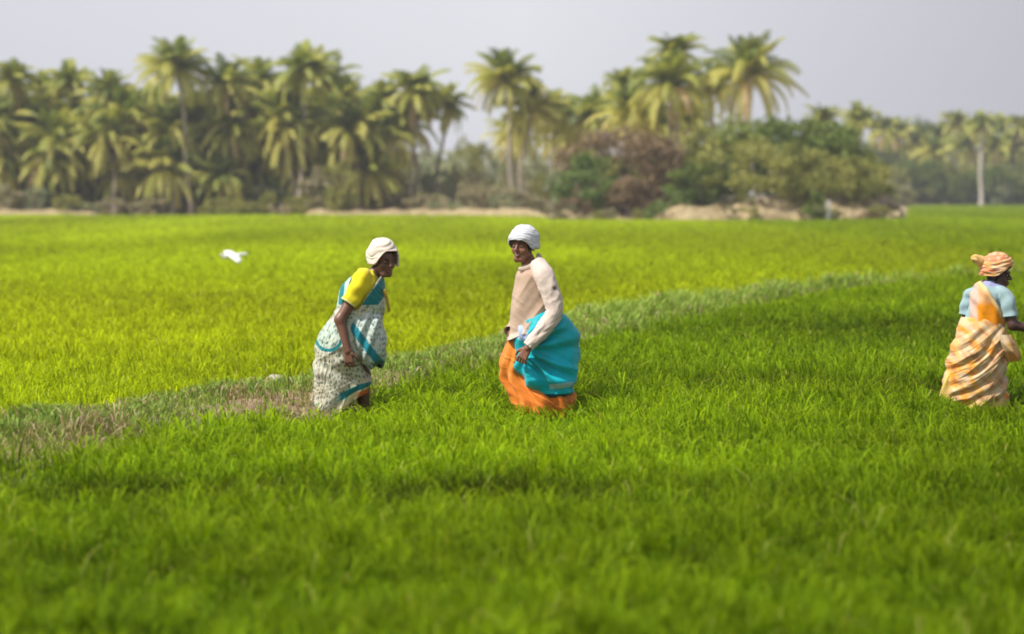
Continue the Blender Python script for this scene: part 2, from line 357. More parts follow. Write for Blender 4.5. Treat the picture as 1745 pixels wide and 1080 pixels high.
# ------------------------------------------------------------------ implicit bodies
class Field:
    def __init__(s, lo, hi, h):
        s.lo = np.array(lo, float); s.h = h; s.n = np.ceil((np.array(hi) - s.lo) / h).astype(int) + 1
        s.D = np.full(s.n, .08, dtype=np.float32)
    def _box(s, lo, hi, m):
        a = np.clip(np.floor((lo - m - s.lo) / s.h).astype(int), 0, s.n); b = np.clip(np.ceil((hi + m - s.lo) / s.h).astype(int) + 1, 0, s.n)
        g = [((np.arange(a[k], b[k]) * s.h + s.lo[k]).astype(np.float32)) for k in range(3)]
        return tuple(slice(a[k], b[k]) for k in range(3)), g[0][:, None, None], g[1][None, :, None], g[2][None, None, :]
    def _mix(s, sl, d, k, sub):
        A = s.D[sl]
        if sub:
            hh = np.clip(.5 - .5 * (A + d) / k, 0, 1); s.D[sl] = A * (1 - hh) - d * hh + k * hh * (1 - hh)
        else:
            hh = np.clip(.5 + .5 * (A - d) / k, 0, 1); s.D[sl] = A * (1 - hh) + d * hh - k * hh * (1 - hh)
    def cap(s, a, b, ra, rb, k=.02, sub=False, flat=None):
        a = np.array(a, float); b = np.array(b, float); m = k + .016
        R = max(ra, rb); lo = np.minimum(a, b) - R; hi = np.maximum(a, b) + R
        sl, X, Y, Z = s._box(lo, hi, m); ab = b - a; L = max(ab @ ab, 1e-9)
        t = np.clip(((X - a[0]) * ab[0] + (Y - a[1]) * ab[1] + (Z - a[2]) * ab[2]) / L, 0, 1)
        d = np.sqrt((X - a[0] - t * ab[0]) ** 2 + (Y - a[1] - t * ab[1]) ** 2 + (Z - a[2] - t * ab[2]) ** 2) - (ra + (rb - ra) * t)
        s._mix(sl, d, k, sub)
    def ell(s, c, r, R=None, k=.02, sub=False):
        c = np.array(c, float); r = np.array(r, float); m = k + .016
        R = np.eye(3) if R is None else R
        ext = np.sqrt(((R * r) ** 2).sum(1)); sl, X, Y, Z = s._box(c - ext, c + ext, m)
        X = X - c[0]; Y = Y - c[1]; Z = Z - c[2]
        q = [(R[0, i] * X + R[1, i] * Y + R[2, i] * Z) for i in range(3)]
        k0 = np.sqrt(sum((q[i] / r[i]) ** 2 for i in range(3))); k1 = np.sqrt(sum((q[i] / r[i] ** 2) ** 2 for i in range(3))) + 1e-6
        s._mix(sl, k0 * (k0 - 1) / k1, k, sub)
    def mesh(s):
        D = s.D; ins = D < 0; nx, ny, nz = D.shape
        cnt = np.zeros((nx - 1, ny - 1, nz - 1), dtype=np.int8)
        offs = [(i, j, k) for i in (0, 1) for j in (0, 1) for k in (0, 1)]
        for o in offs: cnt += ins[o[0]:nx - 1 + o[0], o[1]:ny - 1 + o[1], o[2]:nz - 1 + o[2]]
        act = (cnt > 0) & (cnt < 8); idx = np.argwhere(act)
        ids = np.full(act.shape, -1, dtype=np.int32); ids[act] = np.arange(len(idx))
        cs = {o: D[idx[:, 0] + o[0], idx[:, 1] + o[1], idx[:, 2] + o[2]] for o in offs}
        P = np.zeros((len(idx), 3)); N = np.zeros(len(idx))
        for o in offs:
            for ax in range(3):
                if o[ax]: continue
                o2 = list(o); o2[ax] = 1; o2 = tuple(o2); d0, d1 = cs[o], cs[o2]; c = (d0 < 0) != (d1 < 0)
                t = np.where(c, d0 / np.where(c, d0 - d1, 1), 0); q = np.tile(np.array(o, float), (len(idx), 1)); q[:, ax] = t
                P += q * c[:, None]; N += c
        V = (idx + P / N[:, None]) * s.h + s.lo; F = []
        for ax in range(3):
            u, v = (ax + 1) % 3, (ax + 2) % 3
            sa = [slice(None)] * 3; sb = [slice(None)] * 3; sa[ax] = slice(0, -1); sb[ax] = slice(1, None)
            A = ins[tuple(sa)]; B = ins[tuple(sb)]; ch = np.argwhere(A != B)
            ok = (ch[:, u] > 0) & (ch[:, v] > 0) & (ch[:, u] < D.shape[u] - 1) & (ch[:, v] < D.shape[v] - 1); ch = ch[ok]
            flip = A[ch[:, 0], ch[:, 1], ch[:, 2]]
            def g(du, dv):
                c = ch.copy(); c[:, u] -= du; c[:, v] -= dv; return ids[c[:, 0], c[:, 1], c[:, 2]]
            q = np.stack([g(1, 1), g(0, 1), g(0, 0), g(1, 0)], 1); q[~flip] = q[~flip][:, ::-1]; F.append(q)
        return V, np.concatenate(F)

def rotz(a):
    c, s = math.cos(a), math.sin(a); return np.array([[c, -s, 0], [s, c, 0], [0, 0, 1.]])
def rotx(a):
    c, s = math.cos(a), math.sin(a); return np.array([[1., 0, 0], [0, c, -s], [0, s, c]])

def put_head(f, C, R, sm=False):
    "head about its eye line; local frame: face looks along -y"
    T = lambda p: np.array(C) + R @ np.array(p, float)
    f.ell(T((0, .018, .030)), (.072, .090, .084), R, .02)
    f.ell(T((0, -.026, -.035)), (.054, .056, .076), R, .02)
    f.cap(T((-.022, -.056, -.092)), T((.022, -.056, -.092)), .019, .019, .02)
    for s in (-1, 1):
        f.ell(T((s * .040, -.056, -.026)), (.020, .018, .020), R, .02)
        f.cap(T((s * .012, -.079, .024)), T((s * .045, -.066, .024)), .010, .009, .010)
        f.ell(T((s * .031, -.092, .004)), (.015, .014, .010), R, .008, sub=True)
        f.ell(T((s * .031, -.0715, .004)), (.0135, .011, .0095), R, .003)
        f.ell(T((s * .076, .012, -.008)), (.010, .020, .033), R, .006)
        f.cap(T((s * .056, -.01, -.06)), T((s * .020, -.062, -.088)), .016, .014, .02)
    f.cap(T((0, -.080, .014)), T((0, -.100, -.018)), .007, .0115, .008)
    for s in (-1, 1): f.ell(T((s * .011, -.092, -.024)), (.008, .009, .007), R, .006)
    f.cap(T((-.020, -.0745, -.051)), T((0, -.0855, -.047)), .005, .0075, .005); f.cap(T((.020, -.0745, -.051)), T((0, -.0855, -.047)), .005, .0075, .005)
    f.cap(T((-.016, -.0745, -.061)), T((0, -.084, -.063)), .005, .0085, .005); f.cap(T((.016, -.0745, -.061)), T((0, -.084, -.063)), .005, .0085, .005)
    f.cap(T((-.022, -.084, -.0545)), T((.022, -.084, -.0545)), .0018, .0018, .003, sub=True)

def head_col(V, col, C, R, smile=False):
    L = (V - np.array(C)) @ R
    d = lambda p, r: np.sqrt((((L - np.array(p)) / np.array(r)) ** 2).sum(1))
    front = (L[:, 1] < -.03) & (np.abs(L[:, 2]) < .13) & (np.abs(L[:, 0]) < .08)
    lip = np.minimum(d((0, -.084, -.048), (.026, .018, .006)), d((0, -.084, -.062), (.024, .018, .008))) < 1
    col[lip & front] = [.17, .055, .045]
    if smile:
        col[(d((0, -.084, -.0545), (.020, .02, .0042)) < 1) & front] = [.35, .32, .27]
    for s in (-1, 1):
        e_ = (d((s * .031, -.080, .004), (.0135, .014, .0062)) < 1) & front; col[e_] = [.22, .18, .15]
        e_ = (d((s * .031, -.084, .004), (.0058, .012, .0064)) < 1) & front; col[e_] = [.01, .006, .004]
        b_ = (d((s * .030, -.080, .025), (.024, .03, .0048)) < 1) & front; col[b_] = [.008, .006, .005]
    hair = (np.sqrt((L ** 2).sum(1)) < .15) & (L[:, 2] > -.055) & (L[:, 1] > -.035 + .5 * np.maximum(-L[:, 2], 0)) & (np.abs(L[:, 0]) < .074)
    hair |= (L[:, 2] > .062) & (np.sqrt((L ** 2).sum(1)) < .15) & (L[:, 1] > -.09)
    col[hair] = [.008, .006, .005]
    return col

def put_hand(f, wrist, fwd, nrm, side, curl=1.0, s=1.0):
    "wrist point, direction of the palm, palm normal (out of the palm), side = +1/-1 thumb side"
    W = np.array(wrist, float); F = np.array(fwd, float); F /= np.linalg.norm(F)
    Nn = np.array(nrm, float); Nn -= F * (Nn @ F); Nn /= np.linalg.norm(Nn); S = np.cross(F, Nn) * side
    for q in (-.026, -.009, .009, .025):
        f.cap(W + S * q * .6 * s, W + F * .075 * s + S * q * s, .015 * s, .0115 * s, .006)
    for q, ln, cu in ((-.030, .058, 1.15), (-.0105, .070, 1.05), (.0095, .073, 1.0), (.029, .066, .9)):
        p = W + F * .078 * s + S * q * s; a = .35 * curl * cu; r0 = .0088 * s
        for seg, fr in enumerate((.45, .31, .24)):
            d = F * math.cos(a) + Nn * math.sin(a); p2 = p + d * ln * fr * s
            f.cap(p, p2, r0, r0 * .88, .0025); r0 *= .88; p = p2; a += .75 * curl * cu
    p = W + F * .022 * s + S * .030 * s
    d1 = F * .70 + S * .62 + Nn * .35; d1 /= np.linalg.norm(d1); p2 = p + d1 * .040 * s; f.cap(p, p2, .013 * s, .0105 * s, .006)
    d2 = F * .82 + S * .10 + Nn * .55; d2 /= np.linalg.norm(d2); f.cap(p2, p2 + d2 * .034 * s, .0105 * s, .0078 * s, .003)

# ------------------------------------------------------------------ draped cloth
def smooth_keys(keys, nv, pas=3):
    K = np.array(keys, float); t = np.linspace(0, 1, len(K)) if K.shape[1] == 0 else None
    z = K[:, 0]; tt = np.abs(z - z[0]) / abs(z[-1] - z[0]); q = np.linspace(0, 1, nv)
    out = np.stack([np.interp(q, tt, K[:, i]) for i in range(K.shape[1])], 1)
    win = max(3, nv // 16) | 1
    for _ in range(pas):
        pad = np.concatenate([2 * out[:1] - out[1:win // 2 + 1][::-1], out, 2 * out[-1:] - out[-win // 2:-1][::-1]])
        ker = np.ones(win) / win
        out = np.stack([np.convolve(pad[:, i], ker, 'valid')[:nv] for i in range(out.shape[1])], 1)
    return q, out

def drape(name, keys, parent, mat, fold=None, col=None, zoff=None, nu=200, nv=160, power=2.3, cut=None, thick=.004, cap=True):
    "keys: (z, x_left, x_right, y_front, y_back) from top to bottom"
    q, K = smooth_keys(keys, nv); th = np.linspace(0, 2 * math.pi, nu, endpoint=False)
    T, TH = np.meshgrid(q, th, indexing='ij'); K = K[:, None, :]
    ct, st = np.cos(TH), np.sin(TH); e_ = 2 / power
    rx = (K[..., 2] - K[..., 1]) / 2; ry = (K[..., 4] - K[..., 3]) / 2
    X = (K[..., 1] + K[..., 2]) / 2 + rx * np.sign(ct) * np.abs(ct) ** e_
    Y = (K[..., 3] + K[..., 4]) / 2 + ry * np.sign(st) * np.abs(st) ** e_
    Z = K[..., 0] + 0 * X
    if zoff is not None: Z = Z + zoff(TH, T, X)
    if fold is not None:
        d = fold(TH, T, X, Z); X = X + ct * d; Y = Y + st * d
    V = np.stack([X.ravel(), Y.ravel(), Z.ravel()], 1)
    i = np.arange(nv - 1)[:, None] * nu; j = np.arange(nu)[None, :]; j2 = (j + 1) % nu
    F = np.stack([(i + j).ravel(), (i + nu + j).ravel(), (i + nu + j2).ravel(), (i + j2).ravel()], 1)
    C = col(V, TH.ravel(), T.ravel()) if col is not None else None
    if cut is not None:
        bad = cut(V, TH.ravel(), T.ravel()); F = F[~bad[F].any(1)]
    o = mesh_np(name, V, F, mat, col=C, smooth=True, parent=parent)
    m = o.modifiers.new("thickness", 'SOLIDIFY'); m.thickness = thick; m.offset = -1
    return o

def tube(name, pts, rad, parent, mat, col, fold=None, nu=64, nv=70, sq=1.0, thick=.003):
    P = np.array(pts, float); L = np.concatenate([[0], np.cumsum(np.linalg.norm(np.diff(P, axis=0), axis=1))]); L /= L[-1]
    q = np.linspace(0, 1, nv); C = np.stack([np.interp(q, L, P[:, i]) for i in range(3)], 1); R = np.interp(q, L, rad)
    for _ in range(3):
        for A in (C, ):
            A[1:-1] = (A[:-2] + 2 * A[1:-1] + A[2:]) / 4
    for _ in range(40): C[1:-1] = (C[:-2] + 2 * C[1:-1] + C[2:]) / 4
    t = np.gradient(C, axis=0); t /= np.linalg.norm(t, axis=1)[:, None]
    up = np.array([0, 1., 0]); a = np.cross(t, up); a /= np.linalg.norm(a, axis=1)[:, None]; b = np.cross(a, t)
    th = np.linspace(0, 2 * math.pi, nu, endpoint=False); TT, TH = np.meshgrid(q, th, indexing='ij')
    rr = R[:, None] * np.ones_like(TH)
    if fold is not None: rr = rr + fold(TH, TT)
    V = C[:, None, :] + a[:, None, :] * (np.cos(TH) * rr)[..., None] + b[:, None, :] * (np.sin(TH) * rr * sq)[..., None]
    i = np.arange(nv - 1)[:, None] * nu; j = np.arange(nu)[None, :]; j2 = (j + 1) % nu
    F = np.stack([(i + j).ravel(), (i + j2).ravel(), (i + nu + j2).ravel(), (i + nu + j).ravel()], 1)
    V = V.reshape(-1, 3); c = col(V, TH.ravel(), TT.ravel()) if callable(col) else np.tile(col, (len(V), 1))
    o = mesh_np(name, V, F, mat, col=c, smooth=True, parent=parent)
    m = o.modifiers.new("thickness", 'SOLIDIFY'); m.thickness = thick; m.offset = 0
    return o

def wrap(name, C, R, rad, parent, mat, col, latf, bump, nu=150, nv=90, thick=.006):
    "cloth wound over a head: shell of an ellipsoid from the pole down to latf(azimuth); az 0 = face side"
    az = np.linspace(-math.pi, math.pi, nu, endpoint=False); q = np.linspace(0.0, 1, nv)
    Q, AZ = np.meshgrid(q, az, indexing='ij'); PH = np.maximum(Q, .004) * latf(AZ)
    nx_ = np.sin(PH) * np.sin(AZ); ny_ = -np.sin(PH) * np.cos(AZ); nz_ = np.cos(PH)
    d = bump(AZ, PH, Q)
    L = np.stack([nx_ * (rad[0] + d), ny_ * (rad[1] + d), nz_ * (rad[2] + d)], -1).reshape(-1, 3)
    V = L @ R.T + np.array(C)
    i = np.arange(nv - 1)[:, None] * nu; j = np.arange(nu)[None, :]; j2 = (j + 1) % nu
    F = np.stack([(i + j).ravel(), (i + nu + j).ravel(), (i + nu + j2).ravel(), (i + j2).ravel()], 1)
    c = col(L, AZ.ravel(), Q.ravel()) if callable(col) else np.tile(col, (len(V), 1))
    o = mesh_np(name, V, F, mat, col=c, smooth=True, parent=parent)
    m = o.modifiers.new("thickness", 'SOLIDIFY'); m.thickness = thick; m.offset = -1
    return o

def crease(u, v, s=0):
    "irregular sharp-crested folds running along v"
    a = u + .6 * vn(u * .35 + 9, v * .8, s + 50)
    return .65 * (1 - 2 * np.abs(vn(a, v * .35, s)) ** .7) + .35 * (1 - 2 * np.abs(vn(a * 2.1 + 4, v * .6, s + 1)) ** .7)

def ridge(u):      # soft fold profile: rounded crest, tight valley
    return 1 - np.abs(np.sin(u)) ** .7 * 1.0

def body_mesh(f, parent, heads, smile=False, skin=(.155, .070, .044)):
    put_head(f, *heads)
    V, F = f.mesh(); col = np.tile(np.array(skin), (len(V), 1))
    col = col * (1 + .10 * vn(V[:, 0] * 30, V[:, 2] * 30, 3))[:, None]
    C, R = heads; col = head_col(V, col, C, R, smile)
    return mesh_np("body", V, F, M_skin, col=col, smooth=True, parent=parent)

def legs(f, hipz, hx, feet, knees):
    for (kx, ky, kz), (fx, fy, fz, dx), s in zip(knees, feet, (-1, 1)):
        hp = (hx, s * .075, hipz); f.cap(hp, (kx, ky, kz), .078, .052, .03); f.cap((kx, ky, kz), (fx, fy, fz + .08), .050, .032, .02)
        f.cap((kx + (fx - kx) * .3 - dx * .015, ky, kz + (fz - kz) * .3), (kx + (fx - kx) * .5 - dx * .01, ky, kz + (fz - kz) * .5), .045, .036, .02)
        f.cap((fx - dx * .03, fy, fz + .03), (fx + dx * .12, fy, fz + .018), .030, .022, .02)
        for q in (-.028, -.014, 0, .014, .028):
            f.cap((fx + dx * .12, fy + q, fz + .016), (fx + dx * (.165 - abs(q + .02) * .5), fy + q * 1.1, fz + .012), .010, .009, .004)

# ================================================================== woman 1 (white flowered sari, yellow blouse)
def woman_one():
    S = 741.0
    P = lambda cx, cy, y=0.0: np.array([(cx - 300) / S, y, (1100 - cy) / S])
    root = empty("person", (PEOPLE[0][0], PEOPLE[0][1], 0))
    tag(root, "stooping woman in yellow blouse and white flowered sari with teal borders, cream headscarf", "person", "women working in the rice field")
    f = Field((-.34, -.30, -.02), (.42, .30, 1.46), .0042)
    HC = P(502, 196, -.02); HR = rotz(math.radians(34)) @ rotx(math.radians(14))
    legs(f, .62, -.03, ((-.14, -.05, 0, 1), (.13, .06, 0.02, 1)), ((-.03, -.07, .36), (.12, .07, .40)))
    f.ell((-.02, 0, .66), (.13, .15, .13), None, .05); f.ell((.05, 0, .82), (.11, .13, .16), None, .05)
    f.ell((.13, 0, .99), (.10, .15, .13), rotz(0), .05); f.cap((.14, 0, 1.06), HC + HR @ np.array([0, .03, -.07]), .06, .048, .03)
    # near (right) arm hangs in front, far arm behind
    sh, el, wr = np.array([.125, -.145, 1.06]), P(278, 505, -.20), P(322, 668, -.235)
    f.cap(sh, el, .047, .039, .03); f.cap(el, wr, .038, .026, .02)
    put_hand(f, wr, (.10, -.02, -1), (.35, .9, .05), 1, 1.15, .98)
    sh2, el2, wr2 = np.array([.16, .14, 1.05]), np.array([.20, .20, .83]), np.array([.26, .10, .66])
    f.cap(sh2, el2, .045, .037, .03); f.cap(el2, wr2, .036, .025, .02); put_hand(f, wr2, (.1, -.5, -.8), (-.8, 0, .2), 1, 1.2, .92)
    body_mesh(f, root, (HC, HR))
    # headscarf
    def latf(a):
        fr = np.exp(-(a / .95) ** 4); return math.radians(125) - fr * math.radians(56)
    cream = np.array([.62, .56, .48])
    def sc_b(a, ph, q):
        return np.sin(ph) * (.012 * crease(ph * 3.4 + 1.4 * np.sin(a + .5), np.cos(a) * 2.5, 4) + .006 * np.exp(-((q - .96) / .05) ** 2) + .018 * np.exp(-((np.abs(a) - 2.6) / .9) ** 2)) + .010 * np.exp(-(ph / .8) ** 2)
    def sc_c(L, a, q):
        c = np.tile(cream, (len(L), 1)); c = mixc(c, [.62, .42, .36], sstep(.90, .95, q) * .7); return mixc(c, [.58, .52, .28], sstep(1.6, 2.8, a) * .5)
    wrap("headscarf", HC + HR @ np.array([0, .016, .030]), HR @ rotx(math.radians(-8)), (.098, .118, .112), root, M_cloth, sc_c, latf, sc_b)
    # short hanging end of the scarf on the far cheek
    tube("scarf_end", [P(560, 160, .03), P(572, 195, .04), P(572, 232, .04)], [.016, .016, .008], root, M_cloth, cream, nu=20, nv=20, sq=.4)
    # blouse: torso and two short sleeves
    yel = np.array([.66, .56, .010])
    drape("blouse", [(1.15, .11, .20, -.07, .07), (1.115, .065, .225, -.12, .12), (1.06, .03, .25, -.165, .165), (.98, .005, .26, -.165, .16), (.86, -.05, .24, -.15, .15), (.76, -.09, .2, -.14, .14)],
          root, M_cloth, lambda TH, T, X, Z: .004 * np.sin(TH * 7 + T * 12), lambda V, a, t: np.tile(yel, (len(V), 1)), nu=120, nv=70)
    fs = lambda a, t: .004 * np.sin(t * 17 + a) + .003 * np.sin(a * 4 + t * 5)
    s1 = tube("sleeve", [P(402, 262, -.09), P(392, 300, -.15), P(362, 362, -.175), P(322, 420, -.185)], [.050, .066, .064, .060], root, M_cloth,
         lambda V, a, t: mixc(np.tile(yel, (len(V), 1)), [.80, .74, .25], sstep(.93, .97, t)), fs)
    tube("sleeve", [np.array([.15, .09, 1.08]), np.array([.165, .16, 1.03]), np.array([.19, .185, .92])], [.05, .062, .056], root, M_cloth, yel, fs)
    white = np.array([.52, .51, .41]); aqua = np.array([.36, .53, .48]); teal = np.array([.006, .17, .19]); dark = np.array([.02, .06, .035])
    def motifs(V, a, t, base):
        # scattered little dark sprigs
        u = a * 10.5 + 1.2 * vn(V[:, 0] * 9, V[:, 2] * 9, 33); v = V[:, 2] * 27 + 1.2 * vn(V[:, 0] * 8 + 5, V[:, 2] * 8, 34); cu = np.floor(u); cv = np.floor(v)
        ox = hash2(cu, cv, 1) * .5 + .25; oy = hash2(cu, cv, 2) * .5 + .25; on = hash2(cu, cv, 3) < .74
        r = np.sqrt(((u - cu - ox) * .8) ** 2 + ((v - cv - oy) * 1.0) ** 2)
        rad_ = .10 + .22 * hash2(cu, cv, 5); c = mixc(base, dark, np.where(on, 1 - sstep(rad_, rad_ + .12, r), 0) * .8)
        c = mixc(c, [.20, .26, .12], (np.abs(vn(V[:, 0] * 30 + a, V[:, 2] * 24, 36)) < .06) * .45)
        g = hash2(cu, cv, 4); return mixc(c, [.40, .34, .14], np.where((~on) & (g > .4), 1 - sstep(.2, .34, r), 0) * .7)
    # upper drape over the far shoulder, crossing the chest; cut away where the blouse shows
    def up_col(V, a, t):
        base = mixc(np.tile(white, (len(V), 1)), aqua, (vn(V[:, 0] * 9, V[:, 2] * 9, 5) > .1) * .45)
        c = motifs(V, a, t, base)
        cx = V[:, 0] * S + 300; cy = 1100 - V[:, 2] * S
        c = mixc(c, aqua, (cx < 340) * (cy < 430))
        d = (cx - 400) * .62 - (cy - 430) * -.78          # across the chest border
        line = (cx - 455) * .80 + (cy - 385) * .60
        along = np.abs((cx - 455) * .60 - (cy - 385) * .80)
        frontm = V[:, 1] < .03
        c = mixc(c, teal, frontm * (np.abs(line - 8) < 34) * (cy < 430))
        c = mixc(c, teal, (~frontm | (cx < 330)) * (np.abs(cx - 286 + (cy - 330) * .08) < 13) * (cy < 430))
        return c
    def up_cut(V, a, t):
        cx = V[:, 0] * S + 300; cy = 1100 - V[:, 2] * S
        near = V[:, 1] < .05
        return near & (((cx - 440) * .83 + (cy - 390) * .56) < -22) & (cx > 345 - (cy - 250) * .33) & (cy < 455)
    drape("upper_drape", [(1.135, .10, .235, -.10, .12), (1.10, .03, .27, -.14, .16), (1.04, -.03, .28, -.185, .2), (.96, -.05, .275, -.19, .19), (.88, -.06, .28, -.18, .17), (.80, -.115, .27, -.18, .17), (.72, -.15, .24, -.17, .17)],
          root, M_silk, lambda TH, T, X, Z: .009 * crease(X * 14 + Z * 10, Z * 8, 63), up_col, cut=up_cut, nu=240, nv=150)
    # skirt of the sari, hem lifted in front
    def zo(TH, T, X): return sstep(.35, 1, T) * sstep(-.18, .19, X) * .20 * T
    def sk_fold(TH, T, X, Z):
        g = sstep(.0, .5, T)
        return .015 * g * crease(TH * 3 + 1.6 * T, T * 5, 61) + .005 * crease(Z * 16 - X * 8, TH, 62) + .010 * g * vn(TH * 3, T * 7, 6) + .007 * np.sin(Z * 42 + X * 22) * np.exp(-((Z - .45) / .14) ** 2)
    def sk_col(V, a, t):
        base = mixc(np.tile(white, (len(V), 1)), [.40, .34, .22], sstep(.0, .7, vn(V[:, 0] * 14, V[:, 2] * 14, 8)) * .6 * sstep(.7, .3, V[:, 2]))
        cx = V[:, 0] * S + 300; cy = 1100 - V[:, 2] * S
        hip = ((cx - 215) / 75) ** 2 + ((cy - 590) / 75) ** 2
        base = mixc(base, aqua, (hip < 1) * .6)
        c = motifs(V, a, t, base)
        c = mixc(c, teal, (np.abs(hip - 1.05) < .24) * (cy > 585) * (V[:, 1] < .08))
        rt = sstep(-.10, .0, V[:, 0])
        c = mixc(c, teal, (t > .80) * (t < .90) * rt); c = mixc(c, [.75, .66, .45], (t >= .90) * rt); c = mixc(c, [.66, .16, .02], (t > .93) * sstep(.05, .12, V[:, 0]))
        c = mixc(c, [.0, .22, .19], (t > .84) * (V[:, 0] < -.215)); return c
    drape("sari_skirt", [(.86, -.07, .2, -.14, .14), (.80, -.115, .22, -.17, .16), (.70, -.19, .20, -.19, .18), (.60, -.215, .17, -.20, .19), (.50, -.222, .13, -.20, .19), (.40, -.23, .13, -.19, .19), (.30, -.225, .17, -.18, .18), (.20, -.245, .18, -.18, .18), (.13, -.285, .16, -.17, .17), (.08, -.325, .15, -.16, .16)],
          root, M_silk, sk_fold, sk_col, zo, nu=300, nv=240)
    # gathered front fold tucked at the waist
    def gf(TH, T, X, Z): return .013 * crease(X * 18 - Z * 7, Z * 6, 64) + .008 * np.sin((X * .9 - Z * .35) * 85 + 2.5 * vn(X * 5, Z * 5, 90))
    def g_col(V, a, t):
        cx = V[:, 0] * S + 300; cy = 1100 - V[:, 2] * S
        c = motifs(V, a, t, np.tile(np.array([.46, .54, .52]), (len(V), 1)))
        d = (cx - 385) * .80 - (cy - 600) * .60
        c = mixc(c, [.01, .20, .26], (np.abs(d) < 20) * (V[:, 1] < 0))
        return mixc(c, dark, (t > .93) * (V[:, 0] > .2) * .8)
    drape("gathered_fold", [(.87, .06, .24, -.16, .10), (.80, .02, .265, -.20, .12), (.72, .01, .272, -.215, .12), (.62, .04, .288, -.215, .12), (.55, .08, .290, -.205, .11), (.50, .12, .272, -.185, .1), (.465, .17, .25, -.15, .06)],
          root, M_silk, gf, g_col, nu=200, nv=150, zoff=lambda TH, T, X: -.02 * T * np.sin(TH * 2))
    # loose end of cloth hanging at the chest
    tube("hanging_end", [P(505, 350, -.10), P(520, 400, -.11), P(532, 465, -.11)], [.012, .010, .009], root, M_silk, np.array([.35, .22, .03]), nu=16, nv=20, sq=.5)

